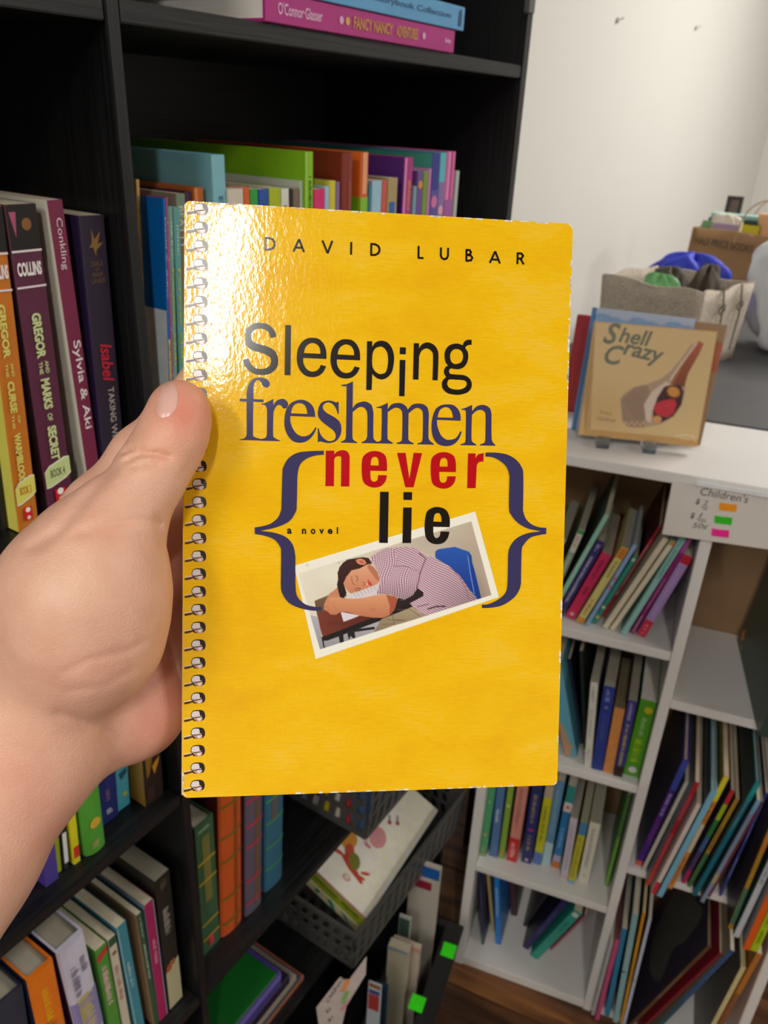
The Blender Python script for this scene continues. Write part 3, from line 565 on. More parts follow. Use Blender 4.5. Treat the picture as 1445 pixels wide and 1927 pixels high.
# books lying flat
def flat_book(lab, y0, y1, xb, z0, th, d, cov, prs, group, sidec=None, hard=True, rz=0, name='storybook'):
    """spine faces the aisle (+x), runs from y0 to y1"""
    O = np.array([xb, y0, z0]); ax = np.array([0, 1, 0.]); dn = np.array([-1., 0, 0])
    # local x = thickness (up), y = into the shelf, z = along the spine
    X = np.array([0, 0, 1.]); Y = dn; Z = np.cross(X, Y)           # = -y direction
    r = empty(name, lab, 'book', group, m4(X, Y, Z, O + np.array([0, y1 - y0, 0])))
    book_mesh(r, th, d, y1 - y0, cov, sidec, WHITEP, hard); prints(r, th, y1 - y0, prs); return r
# local z runs from far end (0) to near end (h); fraction 0 = near end
p0 = on_x(499, 42, -D + .0015); p1 = on_x(853, 100, -D + .0015)
GTOP = 'storybooks lying on the top shelf'
flat_book('magenta storybook lying flat on the top shelf under the blue one', p0[1], p1[1], -D + .0015, SZ[0] + .0003, 0.019, .2, '#B02A80',
  [('text', "O'Connor·Glasser", .05, .24, '#E8B8D8', .4, .015), ('dot', .33, '#E0A8D0', .15), ('dot', .36, '#D8B050', .15), ('text', 'FANCY NANCY', .39, .60, '#C8904A', .45, .03), ('text', 'ADVENTURES', .62, .75, '#C8904A', .45, .03), ('dot', .79, '#E0A8D0', .15), ('squig', .93, .965, '#E8C0DC', .2, .5)], GTOP, '#B02A80')
q1 = on_x(872, 55, -D + .003)
flat_book('light blue storybook collection lying on top of the magenta one', 0.52, q1[1], -D + .003, SZ[0] + .0196, 0.0195, .2, '#5CA0D0',
  [('text', 'My First Princess', .0, .3, '#2E5C88', .3, .01), ('text', 'Storybook Collection', .42, .9, '#2E5C88', .3, .01), ('poly', [(.2, .955), (.8, .96), (.9, .975), (.5, .98), (.15, .975)], '#24486C')], GTOP, '#7A5A28')
GL = 'picture books stacked on the lowest shelf'
zb = -1.0155; zs_ = SZ[4]
z = zs_ + .0003
for lab, y1, th, c, pr in (('salmon edged picture book at the bottom of the low stack', .556, .009, '#A05A44', []), ('navy and green picture book low in the stack', .548, .008, '#2E3A50', [('band', 0, 1, '#3C7A50', .1, .35)]),
         ('cream paged picture book in the low stack', .54, .012, '#948A7C', []), ('dark violet case under the violet one in the low stack', .525, .018, '#241C34', []),
         ('violet rounded storybook under the green one', .508, .030, '#453880', [('band', 0, 1, '#6A62B0', .5, .9)]), ('green storybook lying on the top of the low stack', .500, .004, '#0F5A1E', [])):
    flat_book(lab, yb + TB + .004, y1, -D - .012, z, th, .2, c, pr, GL, c, name='picture_book'); z += th + .0004
# ------------------------------------------------------------------ cubby shelf books
G1 = 'leaning books in the top left cubby'; sq = lambda a, b_, c, s=.4: [('squig', a, b_, c, s)]
row(FC, ZA[0], G1, [
 ('pale aqua book at the far left of the leaning row', (1050, 1010), (1015, 1085), (1062, 1014), dict(off=.03, c='#A8C0BC', t=.012, pg=GREYP)),
 ('white book with a green top band and pink lettering', (1089, 995), (1055, 1073), (1109, 1002), dict(off=.03, c='#CFCFC0', side='#6E8464', pg=GREYP, d=.16, pr=[('band', .0, .05, '#4A9050'), ('squig', .08, .2, '#C87880', .4), ('band', .26, 1, '#8CA284'), ('squig', .3, .7, '#C8D0BC', .4)])),
 ('slim mint green book standing tallest in the leaning row', (1138, 968), (1061, 1101), (1147, 971), dict(off=.026, c='#8FC4AE', side='#33483E', d=.17, pr=sq(.3, .6, '#C8E0D4'))),
 ('navy violet paperback left of the hot pink one', (1124, 1015), (1061, 1125), (1139, 1021), dict(off=.026, c='#372F6C', pg=GREYP, pr=sq(.05, .12, '#B8B0D8') + sq(.2, .8, '#C8C4D8', .35))),
 ('hot pink paperback with dark lettering', (1133, 1038), (1061, 1163), (1152, 1045), dict(c='#CC2C5E', pg=GREYP, pr=[('squig', .1, .38, '#7A1838', .4, .5), ('squig', .48, .62, '#7A1838', .35, .5), ('dot', .93, '#E0A8B8', .2)])),
 ('cream yellow paperback with orange head and foot', (1170, 1028), (1082, 1171), (1184, 1034), dict(c='#DDD084', pg=GREYP, pr=[('band', 0, .14, '#DA8A2C'), ('squig', .03, .12, '#8A4A20', .5), ('squig', .17, .38, '#8A8448', .45, .5), ('squig', .68, .9, '#C08A50', .5), ('band', .93, 1, '#D8902C')])),
 ('thin blue patterned paperback beside the cream yellow one', (1192, 1024), (1099, 1178), (1199, 1027), dict(c='#8AA8D2', pg=GREYP, pr=[('dot', .4, '#B87080', .5), ('dot', .5, '#B87080', .5)])),
 ('teal picture spine left of the tall red one', (1192, 1045), (1122, 1156), (1201, 1048), dict(off=.028, c='#2F8A78', pg=GREYP, pr=[('dot', .05, '#B8C8A0', .4), ('dot', .75, '#D8D0B0', .4), ('dot', .9, '#C8B860', .4)])),
 ('tall red paperback with white lettering', (1240, 989), (1130, 1161), (1249, 994), dict(c='#A82030', side='#501418', d=.15, pr=[('band', .14, .18, '#D03040'), ('squig', .2, .75, '#E0B8B8', .5), ('band', .8, 1, '#C02838')])),
 ('first of two cream books right of the red one', (1248, 1011), (1139, 1171), (1257, 1013), dict(off=.022, c='#D8CDB4', t=.0075)),
 ('second cream book, with green and orange top corner', (1262, 1017), (1146, 1185), (1274, 1020), dict(c='#E2D6BC', pr=[('band', 0, .04, '#90A058', 0, .5), ('band', 0, .04, '#D8803C', .5, 1)])),
 ('pale aqua book with dark lettering in the leaning row', (1280, 1011), (1166, 1193), (1293, 1013), dict(c='#8FC2BC', pr=sq(.02, .4, '#4F7C7C', .4) + sq(.45, .9, '#B0D8D4', .3))),
 ('magenta and purple thin book in the leaning row', (1294, 1012), (1184, 1192), (1304, 1015), dict(c='#8E1F70', pr=[('band', 0, .14, '#A85098'), ('squig', .4, .75, '#C878A8', .5, .5)] + sq(.8, .97, '#D0A0C0'))),
 ('lavender book with red head and foot ending the leaning row', (1289, 1043), (1196, 1196), (1306, 1050), dict(c='#A98AC4', d=.12, pr=[('band', 0, .1, '#C41C34'), ('squig', .15, .75, '#BCA0D4', .4), ('band', .8, 1, '#C82846'), ('squig', .85, .98, '#E890A0', .4)])),
], lim=(CTK, P1))
G2 = 'books in the second left cubby'
row(FC, ZA[1], G2, [
 ('sky blue picture book leaning left with orange map print', (1032, 1250), (1064, 1428), (1062, 1258), dict(off=.022, c='#5FA4B8', d=.17, pr=[('poly', [(0, .6), (.3, .66), (.6, .85), (.5, .99), (0, .99)], '#B8906C'), ('dot', .88, '#D8823C', .18, .7, .6)])),
 ('dark navy book in the gap beside the sky blue one', (1068, 1240), (1090, 1380), (1080, 1243), dict(off=.06, c='#1A2038', d=.14, t=.008)),
 ('dark green black book behind the white one', (1090, 1225), (1096, 1400), (1103, 1227), dict(off=.05, c='#16241F', d=.14, t=.01)),
 ('white paperback with grey lettering in the second cubby', (1111, 1283), (1092.5, 1439), (1133, 1288), dict(c='#D2CFC4', pg=GREYP, pr=[('squig', .05, .2, '#8A8C90', .4, .5), ('squig', .32, .66, '#9A9C9C', .35, .5), ('squig', .78, .9, '#9A9C9C', .3, .5)])),
 ('royal blue paperback with faint grey lettering', (1136, 1290), (1112.5, 1446), (1158, 1294), dict(c='#27398C', pg=GREYP, pr=[('squig', .04, .16, '#9AA4D0', .4, .5), ('dot', .24, '#707098', .18), ('squig', .33, .65, '#4C5690', .4), ('squig', .78, .9, '#3C4C98', .3)])),
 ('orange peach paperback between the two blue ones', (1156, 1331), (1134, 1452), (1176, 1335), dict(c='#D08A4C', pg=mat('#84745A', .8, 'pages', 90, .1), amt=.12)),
 ('navy paperback with gold lettering and a brown foot', (1182, 1317), (1154, 1459), (1201, 1322), dict(c='#3A367E', pg=GREYP, pr=[('squig', .03, .25, '#A8A4D4', .45, .5), ('squig', .3, .85, '#C8B868', .35, .5), ('band', .86, 1, '#2C1E1A')])),
 ('thick bright green book with yellow lettering against the divider', (1206, 1315), (1175.5, 1457), (1238, 1322), dict(c='#4F9A1E', pg=WHITEP, side='#3F7C18', pr=[('dot', .12, '#C8B820', .26, .6), ('squig', .22, .47, '#A8CC8C', .3, .5), ('squig', .5, .8, '#BCD820', .5, .5), ('dot', .91, '#D8D0D0', .26, .5)])),
], lim=(CTK, P1))
G3 = 'books in the third left cubby'
row(FC, ZA[2], G3, [
 ('green hardcover at the left end of the third cubby', (917, 1468), (899, 1608), (936, 1473), dict(c='#4E9A6C', hard=True, side='#3A7050', pr=[('squig', .25, .28, '#A8C8A0', .4), ('dot', .7, '#C89A70', .25), ('squig', .88, .93, '#C8A884', .4), ('band', .96, .98, '#A8A080')])),
 ('blue paperback with three pale stripes', (937, 1458), (920, 1610), (953, 1463), dict(c='#3D66A0', d=.15, pr=[('band', 0, 1, '#7A98C0', .25, .33), ('band', 0, 1, '#7A98C0', .5, .58), ('band', 0, 1, '#7A98C0', .78, .86), ('squig', .4, .55, '#D0D8E4', .4)])),
 ('slim lime green book with an orange foot mark', (957, 1470), (937.5, 1614), (968, 1472), dict(c='#86A83C', pr=[('dot', .3, '#C8CC80', .35), ('dot', .92, '#C8803C', .4)])),
 ('salmon pink paperback with a red foot', (977, 1455), (953, 1618), (997, 1460), dict(c='#D08A7C', pr=[('squig', .15, .6, '#B06A64', .45), ('band', .72, 1, '#C8282C'), ('squig', .78, .95, '#F0B8B8', .5)])),
 ('dark navy paperback with gold capitals', (1004, 1460), (980.5, 1621), (1024, 1464), dict(c='#222C70', pr=[('squig', .2, .52, '#B89A50', .4, .5), ('dot', .6, '#A02C70', .25), ('squig', .66, .84, '#B89A50', .4, .5), ('dot', .96, '#C8B0B0', .2)])),
 ('bright yellow paperback with blue foot and tan head', (1027, 1478), (1002.5, 1624), (1043, 1482), dict(c='#C6C420', pr=[('band', 0, .14, '#B8A898'), ('squig', .25, .7, '#6E7420', .45, .5), ('band', .84, 1, '#5A78C0')])),
 ('hazy light blue book beside the yellow one', (1047, 1468), (1019, 1625), (1063, 1472), dict(c='#5F8FB4', pr=[('squig', .1, .6, '#8FB0C8', .4), ('band', .72, 1, '#B0D0D8')])),
 ('blue book with teal head, white badge and orange foot', (1069, 1478), (1037, 1630), (1087, 1482), dict(c='#2A7CB8', pr=[('band', 0, .18, '#2A8A84'), ('band', .19, .3, '#D8D0CC'), ('dot', .245, '#C87064', .3), ('squig', .5, .75, '#8AC0E4', .4, .5), ('band', .84, .92, '#B0A8C8'), ('band', .92, 1, '#C8762C')])),
 ('slim lavender white paperback right of the badge book', (1073, 1538), (1054, 1653), (1088, 1541), dict(c='#C8C0CC', pg=GREYP, pr=sq(.1, .85, '#A8A0BC', .4) + [('dot', .95, '#D8A0A0', .3)])),
 ('short yellow paperback with blue head', (1092.5, 1546), (1067.5, 1660), (1106.5, 1549), dict(c='#BEB832', pg=GREYP, pr=[('band', 0, .2, '#4A80B0'), ('squig', .25, .9, '#94902C', .4), ('band', .95, 1, '#70B0C8')])),
 ('short white paperback with mauve lettering', (1110, 1546), (1087, 1657), (1130, 1554), dict(c='#D6D2C2', pg=GREYP, pr=sq(.1, .75, '#A098A4', .35) + [('dot', .88, '#B08C8C', .12)])),
 ('thin two tone green book leaning on the divider', (1181, 1495), (1138, 1666), (1187, 1498), dict(c='#4C7C3C', t=.006, pr=[('band', .45, 1, '#70B038', 0, .8)])),
], lim=(CTK, P1))
G4 = 'books in the bottom left cubby'
row(FC, ZA[3], G4, [
 ('dark navy book with a green foot in the bottom cubby', (897, 1629), (906, 1777), (911, 1634), dict(c='#20264C', t=.012, pr=[('squig', .2, .7, '#6A6888', .3), ('band', .84, 1, '#1F5A4C'), ('dot', .93, '#A8C060', .2)])),
 ('slim tan book bowed against the bright blue one', (914, 1634), (925, 1752), (924, 1636), dict(off=.07, c='#B8A478', t=.0055)),
 ('bright blue paperback with white lettering in the bottom cubby', (929, 1640), (932.5, 1776), (949, 1646), dict(c='#1C7ACC', t=.0175, pr=[('squig', .2, .6, '#B0D4F0', .4, .5)])),
 ('dark maroon book standing deep in the bottom cubby', (956, 1650), (960, 1708), (970, 1655), dict(off=.12, c='#401C2C', t=.012, d=.08)),
 ('dark picture book leaning deep behind the navy one', (1040, 1660), (985, 1740), (1058, 1668), dict(off=.105, c='#262430', t=.012, d=.09)),
 ('deep navy book leaning right in the bottom cubby', (1060, 1693), (976.5, 1782), (1078, 1699), dict(c='#26245A', t=.012, side='#1C1C2C', pr=sq(.2, .7, '#5A5894', .4))),
 ('sea green paperback leaning lowest in the bottom cubby', (1080, 1712), (994.5, 1801), (1096, 1719), dict(c='#2F9A88', t=.0155, pr=[('dot', .06, '#D0D0C8', .38), ('dot', .52, '#5A8878', .25), ('squig', .2, .4, '#2A7A70', .35)])),
 ('thin red book under the sea green one', (1100, 1722), (1036, 1785), (1106, 1726), dict(off=.075, c='#A05464', t=.004)),
], lim=(CTK, P1))
# right column
G5 = 'big picture books in the upper right cubby'
S5 = row(FC, ZB[0], G5, [
 ('big dark green picture book with an orange diamond, top right cubby', (1556, 1100), (1425, 1388), (1570, 1100), dict(off=-.030, yaw=.09, c='#2E4038', side='#3C4E44', d=.225, t=.012, hard=True,
   cov=lambda r, t, d, h: (lambda b: (b.add([(-.0005, .205, .010), (-.0005, .195, .022), (-.0005, .205, .034), (-.0005, .215, .022)], [(0, 1, 2, 3)]), b.add([(-.0005, .190, .001), (-.0005, .183, .012), (-.0005, .197, .012)], [(0, 1, 2)], 1), b.obj('cover_print', [mat('#D8801C', .4), mat('#8A8438', .4)], r)))(MB()))),
], lim=(P2, CW - CTK))
G6 = 'tall picture books in the middle right cubby'
row(FC, ZB[1], G6, [
 ('purple picture book with violet blue head', (1285, 1430), (1194.5, 1627), (1297, 1434), dict(c='#4A2280', d=.2, hard=True, side='#241C38', pr=[('band', 0, .26, '#3A4AA8'), ('squig', .3, .5, '#B8A0D8', .5, .5), ('squig', .55, .75, '#8A3078', .5), ('band', .95, 1, '#D85A38')])),
 ('white spined picture book right of the purple one', (1289, 1471), (1206, 1638), (1299, 1474), dict(c='#CCC4B8', d=.2, side='#6C6C84')),
 ('red picture book with a darker middle band', (1308, 1471), (1214, 1664), (1317, 1473), dict(c='#B43A44', d=.2, side='#586070', pr=[('band', .0, .12, '#B41830'), ('band', .35, .48, '#A01420'), ('band', .85, 1, '#B8482C')])),
 ('white picture book with a red foot', (1311, 1512), (1224, 1681), (1320, 1515), dict(c='#D0C4BC', d=.2, pr=[('band', .86, 1, '#C42838')])),
 ('light blue picture book in the middle right cubby', (1338, 1487), (1235, 1686), (1350, 1490), dict(c='#74AEC8', side='#2C4858', d=.22, hard=True)),
 ('orange and cream book with a yellow head', (1362, 1460), (1255, 1671), (1373, 1462), dict(c='#D8882C', side='#8C8444', d=.22, pr=[('band', 0, .2, '#D8C828'), ('squig', .22, .38, '#3A3028', .5), ('band', .4, .65, '#D4C4A8', .2, 1), ('squig', .7, .95, '#5A3C50', .4)])),
 ('rainbow spined book with a red head', (1375, 1486), (1281, 1661), (1384, 1488), dict(c='#4A3A68', side='#2C3450', d=.22, pr=[('band', 0, .14, '#C43038'), ('band', .14, .3, '#A8C01C'), ('band', .3, .48, '#2C7C34'), ('band', .48, .64, '#3C6494'), ('band', .85, 1, '#B0285C')])),
 ('gold and green picture book beside the rainbow one', (1384, 1502), (1292, 1668), (1392, 1504), dict(c='#B4882C', side='#1C3038', d=.22, pr=[('squig', .3, .55, '#40382C', .5), ('band', .6, 1, '#3F7448')])),
 ('teal hardcover with a speckled head', (1422, 1471), (1302, 1684), (1432, 1474), dict(c='#0C6C80', side='#123840', d=.22, hard=True, pr=[('band', 0, .15, '#1C8C8C'), ('squig', .15, .4, '#74A8B4', .4)])),
 ('pale grey blue picture book right of the teal one', (1424, 1505), (1317, 1697), (1432, 1508), dict(c='#8494AC', side='#3C4C5C', d=.2, pr=[('band', 0, .12, '#74A8C8'), ('band', .7, .8, '#B0A480')])),
 ('thin maroon picture book before the cobalt one', (1432, 1508), (1340, 1672), (1438, 1510), dict(off=-.01, c='#7C3448', d=.2)),
 ('cobalt blue picture book ending the middle right cubby', (1441, 1492), (1352.5, 1686), (1450, 1495), dict(c='#3C4498', side='#2C2434', d=.2, pr=sq(.1, .45, '#8C98C8', .5) + sq(.6, .8, '#B0B4D0', .4))),
 ('long green and amber picture book at the front of the right cubby', (1448, 1545), (1369, 1747), (1456, 1548), dict(grp='picture books pulled forward in the middle right cubby', t=.006, c='#B4842C', d=.2, side='#2C2A20', pr=[('band', 0, .25, '#C87828'), ('band', .6, .95, '#4C7858'), ('squig', .45, .58, '#C8B038', .6)])),
 ('white spined picture book beside the orange one', (1452, 1605), (1379, 1762), (1461, 1608), dict(grp='picture books pulled forward in the middle right cubby', t=.008, c='#C8CCD4', side='#1F4444', d=.2, pr=sq(.15, .35, '#6A6C70', .5))),
 ('bright orange picture book pulled forward at the right', (1475, 1610), (1397, 1785), (1486, 1613), dict(grp='picture books pulled forward in the middle right cubby', t=.009, c='#DA5A18', side='#8A8C90', d=.2)),
 ('lime green picture book pulled forward at the right', (1487, 1625), (1411, 1788), (1499, 1628), dict(grp='picture books pulled forward in the middle right cubby', t=.01, c='#A8BE14', d=.2, pr=sq(.6, .9, '#5A6A14', .4))),
], lim=(P2, CW - CTK))
G7 = 'books in the bottom right cubby'
row(FC, ZB[2], G7, [
 ('white papery book against the cubby divider', (1147, 1772), (1109, 1908), (1156, 1770), dict(c='#B8B4B8', t=.007)),
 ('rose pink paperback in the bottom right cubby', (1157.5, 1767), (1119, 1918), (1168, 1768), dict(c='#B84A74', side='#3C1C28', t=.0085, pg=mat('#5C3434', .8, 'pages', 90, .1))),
 ('medium blue paperback right of the rose pink one', (1170, 1747), (1137, 1911), (1181, 1749), dict(off=-.012, c='#2F7CA4', t=.0085, d=.17)),
 ('pale teal paperback with dark bars', (1190, 1720), (1153, 1921), (1203, 1722), dict(off=-.018, c='#84A8AC', t=.009, d=.18, side='#2C4450', pr=[('band', .5, .515, '#30404C', 0, .6)])),
 ('gold orange book in the bottom right cubby', (1209, 1718), (1167, 1919), (1218, 1719), dict(off=-.018, c='#C88A1C', t=.008, d=.18, side='#7A6440', pr=[('squig', .4, .6, '#8A6A30', .5)])),
 ('white lilac book with a small bar, by the dark picture book', (1220, 1727), (1173, 1919), (1231, 1728), dict(off=-.018, c='#B4B8CC', t=.009, d=.18, side='#505860', pr=[('band', .55, .562, '#404858', 0, .7)])),
 ('large dark purple picture book leaning with smoky cover', (1330, 1781), (1185, 1916), (1342, 1788), dict(off=-.022, c='#5A4028', side='#2A2030', t=.006, d=.2, hard=True, pr=[('squig', .3, .6, '#8A7058', .5)],
   cov=lambda r, t, d, h: (lambda b: (b.add([(-.0005, y, z) for y, z in smooth_loop(f'{d*.12},{h*.45} {d*.3},{h*.3} {d*.55},{h*.28} {d*.8},{h*.4} {d*.93},{h*.62} {d*.8},{h*.8} {d*.55},{h*.86} {d*.35},{h*.95} {d*.25},{h*.75} {d*.3},{h*.6}')], [tuple(range(50))]), b.obj('cover_print', mat('#4A483F', .5, 'plain', 60, .2), r)))(MB()))),
 ('thin red picture book under the dark purple one', (1354, 1793), (1215, 1926), (1361, 1797), dict(off=-.024, c='#8C2030', t=.005, d=.2)),
 ('slate blue picture book in the leaning stack', (1374, 1787), (1250, 1915), (1384, 1795), dict(off=-.03, c='#34507C', t=.007, d=.2, side='#8A8068', pr=[('band', .55, 1, '#2C5058')])),
 ('cream spined picture book with a grey cover', (1394, 1820), (1338, 1927), (1403, 1822), dict(off=-.03, c='#CDBE8A', side='#6C665A', t=.007, d=.2, hard=True)),
 ('orange brown picture book beside the outer panel', (1424, 1793), (1352, 1925), (1432, 1796), dict(off=-.028, c='#B4702C', t=.008, d=.2, pr=[('band', .35, 1, '#8A5434')])),
], lim=(P2, CW - CTK))
# ------------------------------------------------------------------ sign on the cubby shelf
def sign_quad(F, off, pxs): return [F.P(*(lambda r: (r[0], off, r[1]))(F.rb(p, off))) for p in pxs]
so = -.006
sg = empty('price_sign', 'white handwritten Children\'s price sign hanging from the cubby shelf', 'sign', None, m4(FC.A, FC.B, (0, 0, 1), FC.P(0, so, 0)))
def sl(p): a, z = FC.rb(p, so); return (a, z)
cp = [sl(p) for p in [(1265, 907), (1246, 1005), (1321, 1016), (1460, 1036), (1480, 935)]]
b = MB(); b.prism([(a, 0, z) for a, z in cp], (0, .0012, 0)); b.obj('card', mat('#D9D2CC', 0.55, 'plain', 10, 0.01), sg)
def flat2(mb, v, f, fn, dy, m=0): mb.add([(lambda q: (q[0], dy, q[1]))(fn(p)) for p in v], f, m)
b = MB()
def sgtext(s, x0, y0, x1, y1, hpx, m=0, bold=0.0, shear=0.2):
    v, f, ar = text_geo(s, bold, shear); d = np.array([x1 - x0, y1 - y0], float); n2 = np.array([0.17, -0.985]) * hpx
    flat2(b, v, f, lambda q: sl(np.array([x0, y0]) + d * q[0] + n2 * q[1]), -.0003, m)
sgtext("Children's", 1317, 931, 1407, 947, 15)
sgtext("$", 1308, 949, 1316, 951, 12, bold=.02); sgtext('2', 1322, 950, 1331, 951, 9); sgtext('$', 1298, 976, 1306, 977, 12, bold=.02); sgtext('1', 1315, 974, 1321, 974, 9); sgtext('50¢', 1302, 995, 1332, 998, 12)
for (x0, y0, x1, y1) in ((1320, 953, 1332, 955), (1322, 957, 1331, 959), (1311, 976, 1328, 978), (1313, 980, 1329, 982)):
    v, f = ribbon([(x0, y0), (x1, y1)], 1.3); flat2(b, v, f, sl, -.0003)
b.obj('lettering', mat('#4A4A50', 0.6), sg)
for (cx_, cy_), c in (((1370, 954.5), '#FF9A10'), ((1361, 979), '#2CC010'), ((1355.5, 1003), '#FF2496')):
    b = MB(); w2, h2 = 17, 7
    P = [(-w2 + 1, -h2 - 2), (0, -h2 + .5), (w2, -h2 + 2), (w2 - 1.5, h2 + 2), (0, h2 + .5), (-w2, h2 - 2)]
    b.prism([(lambda q: (q[0], -.0004, q[1]))(sl((cx_ + x, cy_ + y))) for x, y in P], (0, .0003, 0)); b.obj('highlighter_mark', mat(c, 0.5), sg)
b = MB(); a0, _ = sl((1310, 905)); a1, _ = sl((1480, 930)); b.box((a0, -.004, CZT - .0095), (a1, -.0022, CZT - .003)); b.obj('plastic_strip', mat('#E8E8EC', 0.08), sg, 0.0008)
# ------------------------------------------------------------------ display books on the cubby shelf
def leaning_display(lab, bl, br, tl, tilt, th, zlift, cov, group, side=None, pgm=None, name='picture_book', depth=None, hmul=None):
    """front-facing book: cover towards the viewer, bottom edge between two pixels; returns root with x right, z up, y back"""
    z0 = CZT + zlift
    a = on_z(*bl, z0) if depth is None else None
    if depth is not None:
        a = FC.P(*(lambda r: (r[0], depth, z0))(FC.rb(bl, depth))); a[2] = z0; bb = FC.P(*(lambda r: (r[0], depth, z0))(FC.rb(br, depth))); bb[2] = z0
    else: bb = on_z(*br, z0)
    x = nrm(bb - a); back = nrm(np.cross((0, 0, 1), x)); up = nrm(np.array([0, 0, 1]) * math.cos(tilt) + back * math.sin(tilt)); n = np.cross(up, x) * -1
    n = nrm(np.cross(up, x)) ; n = n if n @ back > 0 else -n
    tp = on_plane(*tl, a, n); h = (tp - a) @ up; wdt = np.linalg.norm(bb - a)
    r = empty(name, lab, 'book', group, m4(x, n, up, a))
    b = MB(); b.box((0, 0, 0), (wdt, .002, h)); b.box((0, th - .002, 0), (wdt, th, h)); b.box((0, .002, 0), (.002, th - .002, h)); b.obj('cover', [mat(cov, .35, 'plain', 20, .03)], r, .0004)
    b = MB(); b.box((.0022, .0022, .003), (wdt - .003, th - .0022, h - .003)); b.obj('pages', WHITEP, r)
    return r, a, x, n, up, wdt, h
GD = 'display books on the cubby shelf'
r, A_, x_, n_, u_, wd_, hh_ = leaning_display('tan square picture book with a whelk shell on a clear stand', (1088, 818), (1312, 841), (1113, 604), math.radians(13), .009, .012, '#C8A268', GD)
cv = Canvas(0, 0, 260, 280, 1.35)
cv.c[:] = np.array([208, 178, 128]) / 255
cv.blob(30, 205, 120, 70, (190, 150, 95), .5, hard=1); cv.poly([(0, 0), (22, 0), (8, 280), (0, 280)], (170, 132, 84), 3); cv.poly([(0, 236), (260, 262), (260, 280), (0, 280)], (188, 146, 88), 3)
cv.line([(29, 36), (245, 58), (214, 256), (5, 235), (29, 36)], 1.4, (206, 180, 134), .8)
z = lambda L: [(a / 5.558, b_ / 5.558) for a, b_ in L]
cv.poly(z([(370, 1000), (420, 940), (520, 880), (650, 850), (800, 790), (900, 710), (1000, 590), (1110, 440), (1190, 395), (1245, 425), (1200, 540), (1100, 690), (1055, 790), (1045, 950), (1010, 1080), (930, 1190), (800, 1270), (600, 1310), (450, 1300), (395, 1230)]), (172, 146, 122), 1.5)
cv.poly(z([(380, 1010), (520, 880), (650, 860), (700, 960), (640, 1100), (620, 1290), (450, 1295), (395, 1230)]), (150, 124, 102), 2)
for k in range(6): cv.line(z([(420 + k * 35, 1000 - k * 18), (560 + k * 22, 1250)]), 1.6, (128, 104, 88), .6)
for k in range(7): cv.blob((430 + k * 30) / 5.558, 1250 / 5.558 + (k % 2) * 4, 3, 3, (208, 178, 140), .8)
cv.poly(z([(640, 1230), (620, 1060), (700, 930), (850, 820), (900, 850), (760, 1000), (700, 1150), (690, 1260)]), (206, 186, 170), 2)
cv.poly(z([(1190, 400), (1245, 425), (1180, 560), (1080, 740), (1040, 880), (900, 850), (960, 730), (1060, 560)]), (176, 92, 60), 1.5, col2=(120, 62, 40))
cv.line(z([(1170, 420), (1010, 640), (900, 800)]), 4, (214, 186, 170), .9); cv.line(z([(1000, 700), (920, 850)]), 2.5, (190, 110, 70), .8)
cv.poly(z([(890, 860), (1000, 860), (1035, 930), (1010, 1060), (930, 1180), (810, 1245), (720, 1230), (715, 1130), (760, 990), (830, 880)]), (62, 28, 30), 1.5)
cv.poly(z([(760, 1040), (860, 1010), (940, 1005), (965, 1060), (930, 1160), (860, 1200), (740, 1160), (720, 1090)]), (190, 42, 58), 2)
cv.blob(930 / 5.558, 930 / 5.558, 15, 12, (206, 136, 56), 1, .4, 3); cv.blob(760 / 5.558, 1215 / 5.558, 10, 8, (206, 146, 96), 1, 0, 3); cv.line(z([(850, 1080), (930, 1050)]), 2, (220, 80, 90), .7)
cv.line(z([(950, 1400), (1050, 1375), (1140, 1400), (1150, 1450)]), 2, (226, 206, 170), .8); cv.line(z([(1000, 1420), (1120, 1430)]), 1.5, (226, 206, 170), .8)
cv.blob(40, 208, 30, 4, (150, 120, 80), .0)
Mi = Matrix(r.matrix_world).inverted()
def shell_pt(X, Y):
    out = []
    for x, y in zip(np.atleast_1d(X), np.atleast_1d(Y)):
        q = on_plane(1100 + x, 570 + y, A_, n_) - A_; out.append((q @ x_, -.0004, q @ u_))
    return np.array(out)
pp = shell_pt(cv.X.ravel(), cv.Y.ravel()); keep = (pp[:, 0] > .001) & (pp[:, 0] < wd_ - .001) & (pp[:, 2] > .001) & (pp[:, 2] < hh_ - .001)
me = cv.mesh('cover_picture', lambda X, Y: pp, keep.reshape(cv.X.shape)); VM = vmat('printed_picture', 0.35); link('cover_picture', me, r, [VM], label='cover print of a whelk shell with two tiny animals inside')
b = MB()
def shtext(s, p0, p1, hv, bold=.02, shear=.25, dy=-.0007, m=0):
    v, f, ar = text_geo(s, bold, shear); p0 = np.array(p0, float); d = np.array(p1, float) - p0; hv = np.array(hv, float)
    P = np.array([p0 + d * q[0] + hv * q[1] for q in v]) / 5.558; W = shell_pt(P[:, 0], P[:, 1]); W[:, 1] = dy; b.add(W, f, m)
shtext('S', (185, 420), (340, 445), (45, -225)); shtext('hell', (350, 410), (690, 460), (25, -160)); shtext('C', (200, 640), (395, 655), (25, -205)); shtext('razy', (385, 590), (800, 690), (35, -170))
shtext('Tracy', (150, 1165), (280, 1180), (5, -40), .0, 0, m=1); shtext('Gallup', (125, 1235), (320, 1255), (5, -45), .0, 0, m=1)
b.obj('title', [mat('#6A6E5C', .4), mat('#8F7850', .4)], r)
st = empty('book_stand', 'clear acrylic stand under the tan shell picture book', 'stand', None, m4(x_, nrm(np.cross((0, 0, 1), x_)), (0, 0, 1), (A_[0], A_[1], CZT)))
